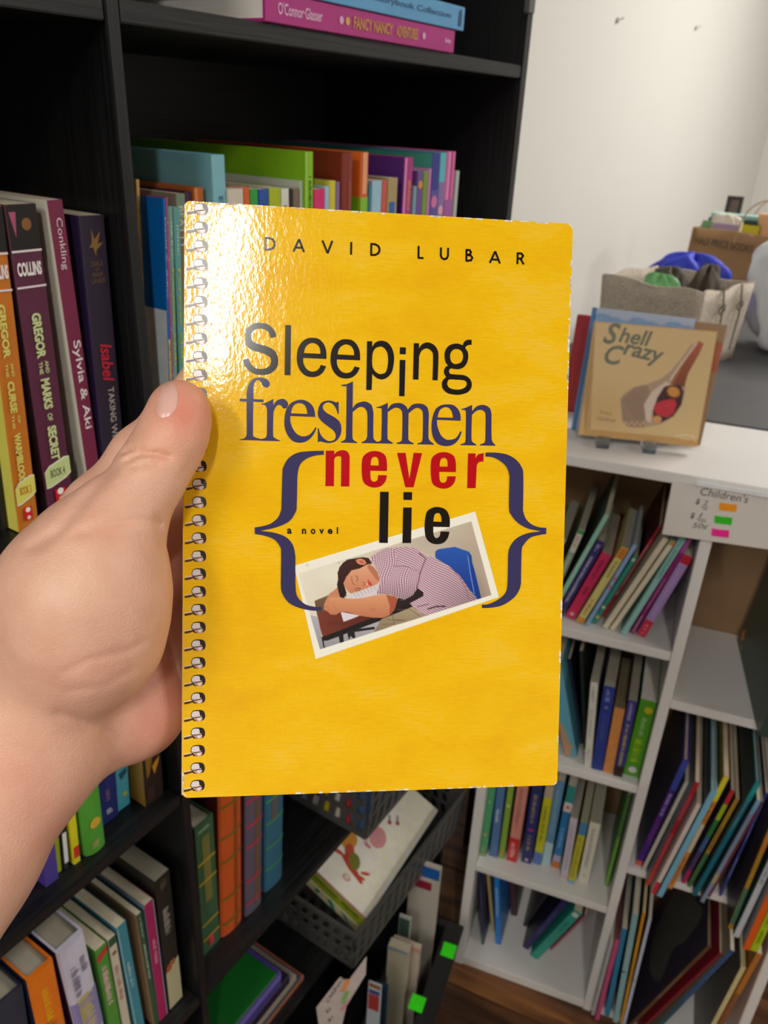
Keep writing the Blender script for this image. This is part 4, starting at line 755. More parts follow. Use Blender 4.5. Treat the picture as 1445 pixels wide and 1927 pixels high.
acr = bpy.data.materials.new('clear_acrylic'); acr.use_nodes = True; _b = acr.node_tree.nodes['Principled BSDF']; _b.inputs['Transmission Weight'].default_value = 1.0; _b.inputs['Roughness'].default_value = 0.05; _b.inputs['Base Color'].default_value = (.93, .95, 1, 1)
for xx in (wd_ * .16, wd_ * .55):
    b = MB(); b.prism([(xx, -.012, .0004), (xx, -.012, .017), (xx, -.009, .017), (xx, -.009, .0106), (xx, .0105, .0106), (xx, .022, .06), (xx, .0245, .06), (xx, .016, .0004)], (.016, 0, 0)); b.obj('holder', acr, st, .0006)
r2 = leaning_display('pale blue picture book right behind the tan shell book', (1075, 806), (1262, 823), (1096, 576), math.radians(10), .008, .0003, '#A9B8D2', GD, depth=.092)
b = MB(); b.box((0, -.0006, 0), (.006, -.0001, r2[6])); b.obj('spine_edge', mat('#3C78B0', .4), r2[0])
b = MB()
for k in range(8): b.add([(.015 + k * .015 + math.cos(a * .7) * .012, -.0006 - k * 1e-5, r2[6] - .012 - (k % 3) * .003 + math.sin(a * .7) * .006) for a in range(9)], [tuple(range(9))])
b.obj('cloud_print', mat('#7FA0CC', .4), r2[0])
r3 = leaning_display('dark red book standing behind the pale blue one', (1060, 752), (1150, 762), (1083, 592), math.radians(6), .012, .0003, '#9C1420', GD, depth=.165)
r4 = leaning_display('brown picture book peeking out right of the tan shell book', (1225, 800), (1324, 811), (1262, 600), math.radians(9), .012, .0003, '#9A7A5A', GD, depth=.11)
b = MB(); b.box((r4[5] - .014, -.0008, r4[6] * .62), (r4[5], -.0002, r4[6] * .86)); b.obj('cover_print', mat('#A85A3C', .4), r4[0])
# ------------------------------------------------------------------ things on the black table
TZ = -0.378
def flare_box(root, name, base, top, z0, z1, th, m, wave=None, parts=False, bev=0.0):
    """four walls between base and top outlines (world xy lists, same order)"""
    n = len(base); mi = root.matrix_world.inverted()
    for i in range(n):
        j = (i + 1) % n; A0, A1, B0, B1 = [np.array(q, float) for q in (base[i], base[j], top[i], top[j])]
        cen = np.mean(np.array(base, float), 0); mid = (A0 + A1) / 2; e = nrm(A1 - A0); nn = np.array([e[1], -e[0]]); nn = nn if nn @ (mid - cen) > 0 else -nn
        N = 14; K = 6; v = []; 
        for s in (0, 1):
            for a in range(K + 1):
                for c in range(N + 1):
                    u = c / N; t = a / K; p = (A0 * (1 - u) + A1 * u) * (1 - t) + (B0 * (1 - u) + B1 * u) * t
                    zz = z0[0] + (z1(i, u) - z0[0]) * t; w_ = wave(i, u, t) if wave else 0
                    p = p + nn * (w_ - s * th); v.append(tuple(mi @ Vector((p[0], p[1], zz))))
        f = []; S = (K + 1) * (N + 1)
        for a in range(K):
            for c in range(N):
                q = a * (N + 1) + c; f.append((q, q + 1, q + N + 2, q + N + 1)); f.append((q + S, q + N + 1 + S, q + N + 2 + S, q + 1 + S))
        for c in range(N): q = K * (N + 1) + c; f.append((q, q + 1, q + 1 + S, q + S)); f.append((c, c + S, c + 1 + S, c + 1))
        for a in range(K): q = a * (N + 1); f.append((q, q + N + 1, q + N + 1 + S, q + S)); q += N; f.append((q, q + S, q + N + 1 + S, q + N + 1))
        b = MB(); b.add(v, f); b.obj(name, m, root, 0, True)
FR_ = on_z(1290, 702, TZ)[:2]; BR_ = on_z(1376, 674, TZ)[:2]; bv_ = BR_ - FR_; dB = np.linalg.norm(bv_); bv_ = bv_ / dB; bu_ = np.array([bv_[1], -bv_[0]]); wB = .180
FL_ = FR_ - bu_ * wB; BL_ = BR_ - bu_ * wB; bc_ = (FL_ + BR_) / 2
bk = empty('fabric_basket', 'grey woven fabric basket with drawstrings on the black table', 'basket', None, m4((bu_[0], bu_[1], 0), (bv_[0], bv_[1], 0), (0, 0, 1), (bc_[0], bc_[1], TZ + .0003)))
base = [FL_, FR_, BR_, BL_]; top = [FL_ - bu_ * .008 - bv_ * .006, FR_ + bu_ * .004 - bv_ * .008, BR_ + bu_ * .008 + bv_ * .006, BL_ - bu_ * .008 + bv_ * .006]
weave = mat('#B5A99A', 0.9, 'plain', 260, 0.3, 0.8)
zt_ = on_plane(1322, 552, (top[1][0], top[1][1], 0), (0, 1, 0))[2]
flare_box(bk, 'fabric_side', base, top, (TZ + .0005,), lambda i, u: zt_ + .003 * math.sin(u * 9 + i) + (.010 * (1 - u) if i == 1 else 0) * 0, .004, weave, lambda i, u, t: .003 * math.sin(u * 14 + i * 2) * t)
b = MB(); b.box((-wB / 2 + .005, -dB / 2 + .005, .0), (wB / 2 - .005, dB / 2 - .005, .003)); b.obj('base', weave, bk)
for yy in (.33, .72):
    b = MB(); xo = wB / 2 + .008; y_ = -dB / 2 + dB * yy; ht = zt_ - TZ
    b.tube([(xo, y_, ht + .003), (xo + .006, y_, ht - .03), (xo + .004, y_ + .006, ht - .055), (xo + .006, y_ - .004, ht - .11)], .0018, 6); b.tube([(xo + .005 + .004 * math.cos(a), y_ + .007 * math.sin(a) * .8, ht - .032 + .007 * math.sin(a)) for a in np.linspace(0, 6.28, 10)], .0014, 6); b.obj('drawstring', mat('#6C665A', .8), bk)
def cloth(lab, cat_, name, cx, cy, cz0, rx, ry, hgt, col, seed, rough=.8, group=None, flat=.5, col2=None, trans=0.0):
    R = np.random.RandomState(seed); ph = R.rand(8) * 6.28; nu, nv = 40, 22; v = []; f = []
    for j in range(nv + 1):
        th_ = math.pi * j / nv
        for i in range(nu):
            a = 2 * math.pi * i / nu; k = 1 + .16 * math.sin(3 * a + ph[0] + 2 * th_) + .12 * math.sin(7 * a + ph[1] - 3 * th_) + .06 * math.sin(13 * a + ph[2] + 5 * th_)
            zz = math.cos(th_); rr = math.sin(th_) ** flat * k
            v.append((rx * rr * math.cos(a), ry * rr * math.sin(a), hgt * (.5 + .5 * zz * (1 + .1 * math.sin(5 * a + ph[3])))))
    for j in range(nv):
        for i in range(nu): f.append((j * nu + i, (j + 1) * nu + i, (j + 1) * nu + (i + 1) % nu, j * nu + (i + 1) % nu))
    b = MB(); b.add(v, f); me = b.mesh(name, 0, True); zmin = min(q[2] for q in v)
    o = link(name, me, None, [mat(col, rough, 'plain', 30, .06)]); o.location = (cx, cy, cz0 - zmin); tagit(o, lab, cat_, group); return o
def bpos(u, v): q = bc_ + bu_ * u + bv_ * v; return q[0], q[1]
q = bpos(-.036, .035); cloth('grey felt bundle filling the left of the fabric basket', 'cloth', 'folded_cloth', q[0], q[1], TZ + .0035, .032, .038, zt_ - TZ - .004, '#544E44', 3)
q = bpos(.042, .02); cloth('dark brown cloth bundle at the right of the fabric basket', 'cloth', 'folded_cloth', q[0], q[1], TZ + .0035, .026, .045, zt_ - TZ + .012, '#4A4036', 5)
q = bpos(-.008, -.052); cloth('green and yellow wrapped packet at the front of the fabric basket', 'packet', 'gift_packet', q[0], q[1], TZ + .0035, .036, .010, zt_ - TZ - .004, '#6CB070', 9, .4)
bp_ = on_y(1302, 497, bc_[1] + dB / 2 + .10)
cloth('royal blue cloth bag behind the fabric basket', 'bag', 'cloth_bag', bp_[0], bp_[1] + .01, TZ + .0005, .075, .05, bp_[2] - TZ + .006, '#2C3CC0', 11, .6)
# brown paper shopping bag
yb_ = 2.02
tl_ = on_y(1303, 428, yb_); br_ = on_y(1470, 640, yb_); wb_ = .30; hb_ = tl_[2] - TZ
pb = empty('paper_bag', 'brown paper shopping bag with rope handles, filled to the top', 'bag', None, Matrix.Translation((tl_[0] + wb_ / 2, yb_ + .075, TZ + .0003)))
kr = mat('#9A7650', .8, 'plain', 40, .05, .3); b1 = [(tl_[0], yb_), (tl_[0] + wb_, yb_), (tl_[0] + wb_, yb_ + .15), (tl_[0], yb_ + .15)]
flare_box(pb, 'paper_side', b1, b1, (TZ + .0005,), lambda i, u: TZ + hb_ + .002 * math.sin(u * 8), .0012, kr, lambda i, u, t: .004 * math.sin(u * 5 + t * 4 + i))
for yy in (-.074, .074):
    b = MB(); xs = np.linspace(-.055, .055, 15); b.tube([(x, yy + (.003 if yy < 0 else -.003), hb_ - .03 + .10 * math.sqrt(max(0, 1 - (x / .055) ** 2)) ** .8) for x in xs], .0016, 6); b.obj('rope_handle', mat('#C0A078', .8), pb)
b = MB(); v, f, ar = text_geo('HALF PRICE BOOKS', .0, .0); pl = lambda px, py: on_y(px, py, yb_)
P0, P1 = pl(1308, 458), pl(1416, 476); hv = pl(1310, 444) - P0; o_ = np.array([tl_[0] + wb_ / 2, yb_ + .075, TZ])
b.add([tuple(np.array([*(P0 + (P1 - P0) * q[0] + hv * q[1])]) - o_ + [0, -.0062, 0]) for q in v], f); b.obj('printed_lettering', mat('#4A3C38', .7), pb)
b = MB(); P2_ = pl(1408, 438); b.add([tuple(P2_ - o_ + [x, -.0062, zz]) for x, zz in ((0, 0), (.012, -.002), (.016, -.009), (.004, -.006))], [(0, 1, 2, 3)]); b.obj('sticker', mat('#D8A08C', .6), pb)
GBG = 'things packed in the paper bag'
def packed(lab, nm, cat_, px0, px1, ytop, dy, th, col, m_=None):
    A = on_y(px0[0], px0[1], yb_ + dy); B2 = on_y(px1[0], px1[1], yb_ + dy); b = MB(); w_ = max(.02, B2[0] - A[0]); hz = max(A[2], B2[2]) - TZ - .002
    b.box((0, 0, 0), (w_, th, hz)); o = b.obj(nm, m_ or mat(col, .5), None, .002); o.location = (A[0], yb_ + dy, TZ + .002); tagit(o, lab, cat_, GBG); return o
packed('pale teal box lid standing in the paper bag', 'storage_box', 'box', (1338, 402), (1428, 408), 0, .085, .03, '#A8CCC8')
packed('dark teal book in the paper bag, left', 'hardcover_book', 'book', (1333, 410), (1374, 412), 0, .052, .02, '#2C5C5C')
packed('dark teal book in the paper bag, right', 'hardcover_book', 'book', (1400, 414), (1426, 416), 0, .046, .014, '#20484A')
packed('yellow folder in front of the right dark teal book', 'folder', 'folder', (1392, 420), (1432, 426), 0, .034, .004, '#C8C020')
packed('peach box at the right end of the paper bag', 'storage_box', 'box', (1428, 402), (1460, 406), 0, .056, .024, '#E0B080')
packed('light green booklet in the paper bag', 'booklet', 'book', (1322, 414), (1340, 416), 0, .024, .006, '#78A878')
packed('mauve booklet in the paper bag', 'booklet', 'book', (1342, 420), (1392, 424), 0, .012, .006, '#A890A8')
q = on_y(1362, 424, yb_ + .028); cloth('cream paper tissue puffing out of the paper bag', 'paper', 'tissue_paper', q[0], yb_ + .03, TZ + .003, .040, .004, q[2] - TZ + .004, '#E6DCC8', 21, .8, None, .4)
yf = yb_ + .30; A = on_y(1362, 402, yf); B2 = on_y(1392, 402, yf); T_ = on_y(1364, 368, yf)
fr = empty('framed_photo', 'small dark picture frame standing behind the paper bag', 'picture frame', None, Matrix.Translation((A[0], yf, TZ + .0003)))
fh = T_[2] - TZ; fw = B2[0] - A[0]; b = MB(); t_ = .008
for lo, hi in (((0, 0, 0), (t_, .012, fh)), ((fw - t_, 0, 0), (fw, .012, fh)), ((t_, 0, 0), (fw - t_, .012, t_)), ((t_, 0, fh - t_), (fw - t_, .012, fh))): b.box(lo, hi)
b.obj('frame', mat('#3A3636', .5), fr); b = MB(); b.box((t_, .004, t_), (fw - t_, .009, fh - t_)); b.obj('picture', mat('#7A6C66', .4, 'plain', 60, .3), fr)
q = on_z(1412, 670, TZ); cloth('white plastic bag at the right edge of the black table', 'bag', 'plastic_bag', q[0] + .050, q[1] + .085, TZ + .0005, .085, .08, .21, '#DDE0E6', 31, .35, None, .45)
q = on_y(1440, 378, yb_ + .12); 
# ------------------------------------------------------------------ the held book
bmw = m4(BK_X, BK_N, -BK_Y, BK_O)                    # local x right, y away from the viewer, z up; cover lies in y = 0
hb = empty('paperback_novel', 'worn yellow paperback with a boy asleep on the cover, held up by the hand', 'book', None, bmw)
def bl(p):                                            # photo pixel -> local cover coordinates (x, z)
    q = on_plane(p[0], p[1], BK_O, BK_N) - BK_O; return (q @ BK_X, q @ -BK_Y)
def round_rect(x0, z0, x1, z1, rs, n=6):
    out = []
    for (cx_, cz_, a0, r) in ((x1 - rs[1], z1 - rs[1], 0, rs[1]), (x0 + rs[0], z1 - rs[0], 90, rs[0]), (x0 + rs[3], z0 + rs[3], 180, rs[3]), (x1 - rs[2], z0 + rs[2], 270, rs[2])):
        for k in range(n + 1): a = math.radians(a0 + 90 * k / n); out.append((cx_ + r * math.cos(a), cz_ + r * math.sin(a)))
    return out
def cover_mat():
    m = bpy.data.materials.new('yellow_cover'); m.use_nodes = True; nt = m.node_tree; B = nt.nodes['Principled BSDF']; B.inputs['Roughness'].default_value = 0.10; B.inputs['Specular IOR Level'].default_value = 0.42
    tc = nt.nodes.new('ShaderNodeTexCoord')
    def noise(sc, det, dist=0):
        mp = nt.nodes.new('ShaderNodeMapping'); mp.inputs['Scale'].default_value = sc; nz = nt.nodes.new('ShaderNodeTexNoise'); nz.inputs['Scale'].default_value = 1; nz.inputs['Detail'].default_value = det; nz.inputs['Distortion'].default_value = dist
        nt.links.new(tc.outputs['Object'], mp.inputs[0]); nt.links.new(mp.outputs[0], nz.inputs['Vector']); return nz
    big = noise((28, 1, 60), 3, .4); fine = noise((220, 1, 1300), 4)
    cr = nt.nodes.new('ShaderNodeValToRGB'); e = cr.color_ramp.elements; e[0].position = .3; e[0].color = lin('#F2B407'); e[1].position = .74; e[1].color = lin('#F8CB45'); k = e.new(.52); k.color = lin('#F9C40A')
    mm = nt.nodes.new('ShaderNodeMath'); mm.operation = 'MULTIPLY_ADD'; mm.inputs[1].default_value = .38
    sc = nt.nodes.new('ShaderNodeMath'); sc.operation = 'MULTIPLY'; sc.inputs[1].default_value = .62
    nt.links.new(big.outputs['Fac'], sc.inputs[0]); nt.links.new(fine.outputs['Fac'], mm.inputs[0]); nt.links.new(sc.outputs[0], mm.inputs[2]); nt.links.new(mm.outputs[0], cr.inputs[0])
    nt.links.new(cr.outputs[0], B.inputs['Base Color'])
    b1 = noise((700, 1, 420), 2); b2 = noise((60, 1, 14), 2); ad = nt.nodes.new('ShaderNodeMath'); ad.operation = 'MULTIPLY_ADD'; ad.inputs[1].default_value = .35
    nt.links.new(b1.outputs['Fac'], ad.inputs[0]); nt.links.new(b2.outputs['Fac'], ad.inputs[2])
    bp = nt.nodes.new('ShaderNodeBump'); bp.inputs['Strength'].default_value = .12; bp.inputs['Distance'].default_value = .0012; nt.links.new(ad.outputs[0], bp.inputs['Height']); nt.links.new(bp.outputs[0], B.inputs['Normal'])
    return m
YC = cover_mat(); EDGE = mat('#EFE6D2', .7)
outl = round_rect(0, -BK_H, BK_W, 0, (.0016, .003, .0016, .0022))
b = MB(); b.prism([(x, 0, z) for x, z in outl], (0, .0004, 0)); me = b.mesh('front_cover')
me.materials.append(YC); me.materials.append(EDGE)
for p in me.polygons: p.material_index = 0 if abs(p.normal.y) > .9 else 1
link('front_cover', me, hb)
b = MB(); b.prism([(x, BK_T - .0004, z) for x, z in outl], (0, .0004, 0)); b.obj('back_cover', mat('#E8B40C', .3), hb)
b = MB(); b.box((-.0002, .0003, -BK_H + .001), (.0002, BK_T - .0003, -.001)); b.obj('spine', mat('#E4C890', .4, 'plain', 300, .15), hb)
b = MB(); b.box((.0004, .0006, -BK_H + .0006), (BK_W - .0006, BK_T - .0006, -.0006)); b.obj('pages', CREAM, hb)
def decal(name, loops_list, m, lay, label=None, conv=bl):
    b = MB()
    for loops in loops_list:
        v, f = fill_geo([[conv(p) for p in L] for L in loops]); b.add([(q[0], -.00004 * lay, q[1]) for q in v], f)
    me = b.mesh(name)
    o = link(name, me, hb, [m])
    if label: o['label'] = label
    return o
INK = mat('#1E1816', .16, 'plain', 60, .02); PUR = mat('#3D3862', .16, 'plain', 60, .02); RED = mat('#BE0C18', .16, 'plain', 60, .02)
for m_ in (INK, PUR, RED): m_.node_tree.nodes['Principled BSDF'].inputs['Specular IOR Level'].default_value = .3
def halo_free(s, sc, ox, oy, dx=0, dy=0): return [(ox + (x + dx) / sc, oy + (y + dy) / sc) for x, y in smooth_loop(s)]
Z1 = lambda s, dx=0, dy=0: halo_free(s, 5.558, 440, 590, dx, dy)
Z2 = lambda s, dx=0, dy=0: halo_free(s, 5.558, 680, 590, dx, dy)
Z3 = lambda s, dx=0, dy=0: halo_free(s, 4.8167, 470, 820, dx, dy)
Z4 = lambda s, dx=0, dy=0: halo_free(s, 4.8167, 750, 820, dx, dy)
e_o = '968,475* 725,465* 728,520 760,580 810,607 860,600 890,575 910,537* 965,552* 935,610 885,652 820,665 750,650 695,600 665,530 658,455 670,370 710,300 765,262 825,254 890,268 940,320 965,390'
e_h = '732,413* 905,422* 900,370 870,325 820,308 775,325 745,360'
sleeping = [[Z1('445,240* 430,190 400,150 350,110 280,98 210,105 150,145 120,200 117,260 125,310 155,360 210,390 300,415 360,445 385,475 388,510 370,550 330,573 285,580 230,572 185,535 160,490 153,468* 93,488* 110,540 150,590 210,630 285,642 360,635 420,600 455,550 462,490 450,430 415,380 350,345 270,322 220,305 190,280 182,240 190,200 220,170 265,158 320,165 360,195 385,258*')],
 [Z1('537,120* 597,122* 592,647* 530,643*')], [Z1(e_o), Z1(e_h)], [Z1(e_o, 352, 15), Z1(e_h, 352, 15)],
 [Z2('58,290* 112,290* 113,350* 140,310 175,290 215,285 275,305 320,365 340,440 338,520 318,610 275,665 215,690 160,675 130,650 113,632* 107,800* 50,800*'), Z2('115,430 140,370 185,348 220,350 260,390 277,450 275,540 255,610 215,632 175,628 135,595 113,540')],
 [Z2('402,353* 465,355* 463,428* 400,425*')], [Z2('400,485* 460,487* 450,866* 393,864*')],
 [Z2('547,310* 602,312* 602,365* 630,325 670,305 710,305 760,330 795,380 805,450 797,700* 742,697* 748,450 735,400 700,370 665,368 625,395 603,450 602,480* 596,692* 538,690*')],
 [Z2('1152,275* 1152,328* 1120,330 1092,345 1085,362* 1110,400 1117,450 1105,510 1070,560 1020,582 970,580 935,575 918,590 918,615 935,632 990,638 1070,645 1120,670 1150,715 1150,770 1115,820 1050,845 985,850 905,835 855,795 840,745 850,700 885,665* 865,630 862,595 880,560 905,545* 880,510 868,450 875,390 910,340 960,318 1010,315 1058,332* 1075,295 1110,275'), Z2('995,372 960,380 932,415 927,455 938,500 965,525 1000,527 1040,510 1060,470 1058,420 1035,385'), Z2('920,690 900,715 900,750 925,780 980,795 1040,792 1085,770 1100,740 1090,710 1060,697 990,692')]]
decal('title_sleeping', sleeping, INK, 3, 'black title word Sleeping')
freshmen = [[Z1('58,1318* 110,1305 130,1280 135,1250* 133,922* 60,918* 60,890* 133,893* 135,820 155,740 200,685 265,668 330,680 368,710 375,745 355,772 325,770 300,750 285,720 262,697 230,705 208,750 205,820 205,895* 310,900* 310,928* 203,922* 200,1250 215,1290 275,1310* 275,1328* 58,1323*')],
 [Z1('285,945* 340,930 412,893* 413,960* 440,920 480,897 525,895 560,925 567,955 548,990 515,990 495,965 470,955 440,975 418,1020 413,1060* 410,1260 425,1300 485,1330* 485,1335* 270,1330* 270,1315* 330,1300 345,1265* 347,1040 340,980 318,955 287,952*')],
 [Z1('850,1082* 590,1072* 592,1130 615,1200 660,1260 720,1285 785,1270 830,1225 852,1190* 865,1197* 830,1270 770,1330 690,1352 610,1330 555,1260 530,1180 530,1090 550,1000 600,935 680,903 750,910 810,950 842,1010'), Z1('597,1043* 768,1050* 760,1000 735,955 690,937 640,950 610,990')],
 [Z1('1095,925* 1097,1050* 1087,1052* 1065,990 1030,945 990,930 950,942 930,975 940,1010 980,1045 1060,1090 1110,1140 1125,1210 1110,1280 1065,1335 1000,1355 940,1347 900,1338 878,1350* 876,1200* 887,1200* 905,1260 945,1310 1000,1335 1050,1320 1065,1280 1045,1230 990,1185 920,1130 880,1070 885,990 920,930 985,910 1040,918 1070,930 1085,922*')],
 [Z1('1125,745* 1180,738 1245,710* 1242,990* 1280,945 1340,922 1390,925 1440,960 1460,1040* 1458,1270 1470,1320 1510,1350* 1510,1358* 1335,1355* 1335,1345* 1380,1320 1394,1280* 1395,1060 1375,1000 1340,978 1300,985 1242,1030* 1240,1270 1250,1320 1290,1345* 1290,1355* 1118,1350* 1118,1340* 1160,1320 1172,1280* 1178,790 1165,765 1125,757*')],
 [Z2('157,980* 210,965 275,933* 275,1000* 310,955 360,937 420,940 465,970 485,1005* 530,955 590,942 650,950 690,985 705,1045* 700,1270 712,1325 757,1362* 757,1372* 585,1368* 585,1358* 630,1340 640,1290* 642,1065 628,1010 585,987 540,1005 493,1045* 490,1280 500,1330 545,1355* 545,1367* 367,1363* 367,1352* 415,1335 425,1290* 428,1065 413,1008 370,985 330,995 275,1030* 272,1270 280,1320 327,1350* 327,1362* 150,1357* 150,1347* 200,1330 208,1290* 212,1025 200,992 157,988*')],
 [Z2('1037,1122* 790,1112* 795,1180 830,1270 880,1315 930,1320 990,1300 1035,1230* 1048,1235* 1020,1310 960,1370 880,1387 800,1365 750,1300 732,1200 740,1100 770,1010 820,965 890,950 960,958 1010,1000 1035,1060'), Z2('795,1087* 957,1090* 945,1030 915,990 870,980 825,1005 805,1045')],
 [Z2('1043,1000* 1090,985 1157,955* 1157,1020* 1200,975 1250,957 1300,962 1345,995 1360,1055* 1360,1280 1370,1340 1400,1375* 1400,1383* 1240,1380* 1240,1370* 1285,1350 1295,1310* 1297,1075 1282,1025 1245,1008 1200,1020 1155,1060* 1150,1290 1160,1340 1200,1370* 1200,1380* 1035,1377* 1035,1367* 1080,1350 1088,1310* 1092,1050 1080,1012 1043,1008*')]]
decal('title_freshmen', freshmen, PUR, 3, 'purple serif title word freshmen')
ne_o = '1242,320* 1092,317* 1095,385 1110,412 1135,415 1155,400 1163,357* 1242,358* 1230,410 1190,455 1130,470 1070,455 1030,420 1015,350 1015,240 1030,185 1075,150 1130,138 1190,150 1230,185 1243,250'
ne_h = '1095,268* 1167,270* 1165,220 1150,195 1130,192 1110,200 1098,230'
never = [[Z3('688,135* 765,135* 765,170* 790,145 840,130 885,145 905,185* 902,460* 825,460* 828,210 820,190 800,185 775,195 765,215* 762,457* 685,457*')], [Z3(ne_o), Z3(ne_h)],
 [Z4('-15,155* 63,155* 97,390* 135,155* 213,157* 135,467* 60,467*')], [Z4(ne_o, -724, 10), Z4(ne_h, -724, 10)],
 [Z4('628,160* 697,160* 697,205* 720,170 770,157* 768,235* 730,238 708,265* 697,475* 620,475*')]]
decal('title_never', never, RED, 3, 'red bold title word never')
lie = [[Z3('1180,507* 1258,508* 1250,972* 1171,970*')], [Z4('43,510* 122,511* 120,582* 42,580*')], [Z4('40,650* 118,650* 112,972* 33,972*')],
 [Z4('462,828* 313,825* 315,890 330,922 352,925 372,905 378,867* 460,868* 445,925 405,970 345,983 290,970 250,930 235,860 237,770 255,690 300,655 350,645 410,660 445,695 463,760'), Z4('313,777* 387,780* 385,735 370,705 350,700 328,712 318,740')]]
decal('title_lie', lie, INK, 6, 'black bold title word lie')
decal('left_brace', [[Z3('670,135* 670,172* 590,180 510,210 450,270 430,370* 425,620 415,690 350,780 220,835 95,860* 230,880 330,920 390,990 413,1090* 415,1380 440,1470 510,1530 600,1550 647,1552* 645,1585* 560,1583 450,1560 350,1510 290,1420 280,1340* 283,1060 270,1000 220,940 130,905 45,890* 45,830* 110,820 190,795 255,740 285,670* 295,340 305,280 350,205 430,155 540,140')]], PUR, 7)
decal('right_brace', [[Z4('785,153* 785,188* 850,195 920,230 980,290 1003,370* 998,650 1020,720 1080,790 1170,840 1288,865* 1160,885 1060,935 1005,1010 990,1080* 983,1350 960,1430 890,1490 810,1525 753,1530* 753,1560* 830,1558 940,1535 1040,1470 1090,1400 1107,1340* 1113,1050 1130,990 1190,925 1270,900 1336,890* 1336,833* 1270,828 1200,800 1150,750 1125,680* 1128,360 1110,280 1060,215 980,170 880,153')]], PUR, 7)
# author name
b = MB()
def stroke(pts, wd=11.0):
    v, f = ribbon(pts, wd); b.add([(lambda q: (q[0], -.00012, q[1]))(bl((490 + p[0] / 2.833, 430 + p[1] / 2.833))) for p in v], f)
for L in ([(28, 46), (26, 117)], [(28, 50), (50, 52), (66, 59), (74, 72), (75, 90), (68, 104), (50, 112), (26, 113)], [(176, 123), (206, 58)], [(206, 58), (232, 126)], [(188, 102), (224, 103)],
          [(330, 64), (358, 132)], [(358, 132), (383, 66)], [(484, 72), (483, 140)], [(591, 78), (590, 145)], [(591, 82), (612, 85), (628, 94), (634, 107), (634, 120), (626, 134), (612, 141), (590, 142)],
          [(843, 93), (842, 160)], [(842, 157), (869, 158)], [(962, 101), (961, 145), (967, 158), (981, 165), (993, 159), (999, 146), (1000, 103)], [(1098, 110), (1097, 176)], [(1098, 114), (1115, 116), (1122, 126), (1116, 139), (1098, 141)], [(1098, 141), (1120, 144), (1129, 156), (1122, 170), (1097, 173)],
          [(1222, 184), (1251, 122)], [(1251, 122), (1276, 187)], [(1234, 165), (1265, 167)], [(1371, 128), (1369, 191)], [(1371, 132), (1391, 134), (1400, 146), (1391, 160), (1371, 161)], [(1385, 160), (1403, 192)]): stroke(L)
b.obj('author_name', INK, hb, label='thin black widely spaced capitals of the author name')
b = MB()
def novel(s, px0, px1, y0, y1):
    v, f, ar = text_geo(s, .03); b.add([(lambda q: (q[0], -.00016, q[1]))(bl((px0 + (px1 - px0) * p[0], y1 + (y0 - y1) * p[1]))) for p in v], f)
for s, x0, x1, y0, y1 in (('a', 540, 549, 994.5, 1004.5), ('n', 568, 576, 995, 1004.8), ('o', 584.5, 593.5, 995, 1005), ('v', 600.5, 609.5, 995.5, 1005), ('e', 616.5, 625.5, 995, 1005), ('l', 633.5, 636, 992, 1004.8)): novel(s, x0, x1, y0, y1)
b.obj('subtitle', INK, hb, label='small black words a novel')
# printed photograph of the sleeping boy
cv = Canvas(548, 958, 942, 1244, 1.0)
C5 = lambda L: [(550 + x / 6.2826, 1030 + y / 6.2826) for x, y in L]
C6 = lambda L: [(740 + x / 6.568, 980 + y / 6.568) for x, y in L]
ZZ = lambda L: [(460 + x / 2.449, 940 + y / 2.449) for x, y in L]
frame = ZZ([(228, 305), (1063, 55), (1172, 450), (328, 735)]); inner = ZZ([(248, 340), (1045, 100), (1138, 440), (348, 690)])
cv.c[:] = np.array([247, 244, 230]) / 255
cv.poly(inner, (236, 230, 212), 1, col2=(186, 168, 150), d=(.96, .28))
cv.blob(880, 1060, 60, 60, (168, 150, 134), .5, hard=1); cv.blob(905, 1120, 22, 60, (150, 130, 116), .6, -.3, 1.2); cv.blob(800, 1020, 60, 30, (176, 160, 148), .4, hard=1); cv.blob(640, 1080, 60, 30, (240, 236, 220), .7, hard=1.5)
cv.poly(C5([(210, 800), (300, 820), (350, 1060), (1000, 830), (1100, 780), (1100, 1100), (400, 1250), (300, 1200)]), (186, 184, 192), 1, col2=(150, 148, 156))
cv.poly(C5([(262, 632), (400, 575), (560, 500), (640, 560), (640, 760), (610, 800), (300, 820), (285, 760)]), (132, 104, 80), 1, col2=(100, 66, 50))
cv.poly(C5([(295, 790), (470, 720), (640, 740), (1050, 820), (800, 900), (560, 980), (360, 1065), (330, 960)]), (124, 60, 46), 1, col2=(96, 38, 30), d=(1, 0))
for k in range(14): cv.line(C5([(330 + k * 30, 900 + (k % 3) * 14), (420 + k * 34, 860 + (k % 4) * 12)]), .7, (78, 34, 28), .5)
cv.poly(C5([(350, 1060), (900, 850), (1250, 720), (1445, 590), (1445, 700), (1250, 790), (950, 900), (420, 1100), (370, 1105)]), (34, 28, 28), 1)
for L in ([(545, 1030), (600, 1015), (610, 1122), (562, 1132)], [(650, 990), (735, 960), (735, 1010), (745, 1060), (730, 1085), (690, 1045), (668, 1095), (655, 1040)], [(720, 970), (972, 938), (974, 966), (720, 1002)], [(343, 1060), (362, 1065), (384, 1190), (370, 1195)]): cv.poly(C5(L), (38, 34, 34), .8)
cv.poly(C5([(570, 765), (605, 880), (700, 845), (800, 805), (620, 770)]), (226, 216, 224), 1)
cv.poly(C5([(600, 592), (860, 500), (1020, 440), (1030, 560), (900, 600), (640, 605)]), (222, 212, 218), 1)
for k in range(7): cv.line(C5([(720 + k * 40, 545 - k * 15), (760 + k * 38, 590 - k * 14)]), .7, (140, 120, 140), .8)
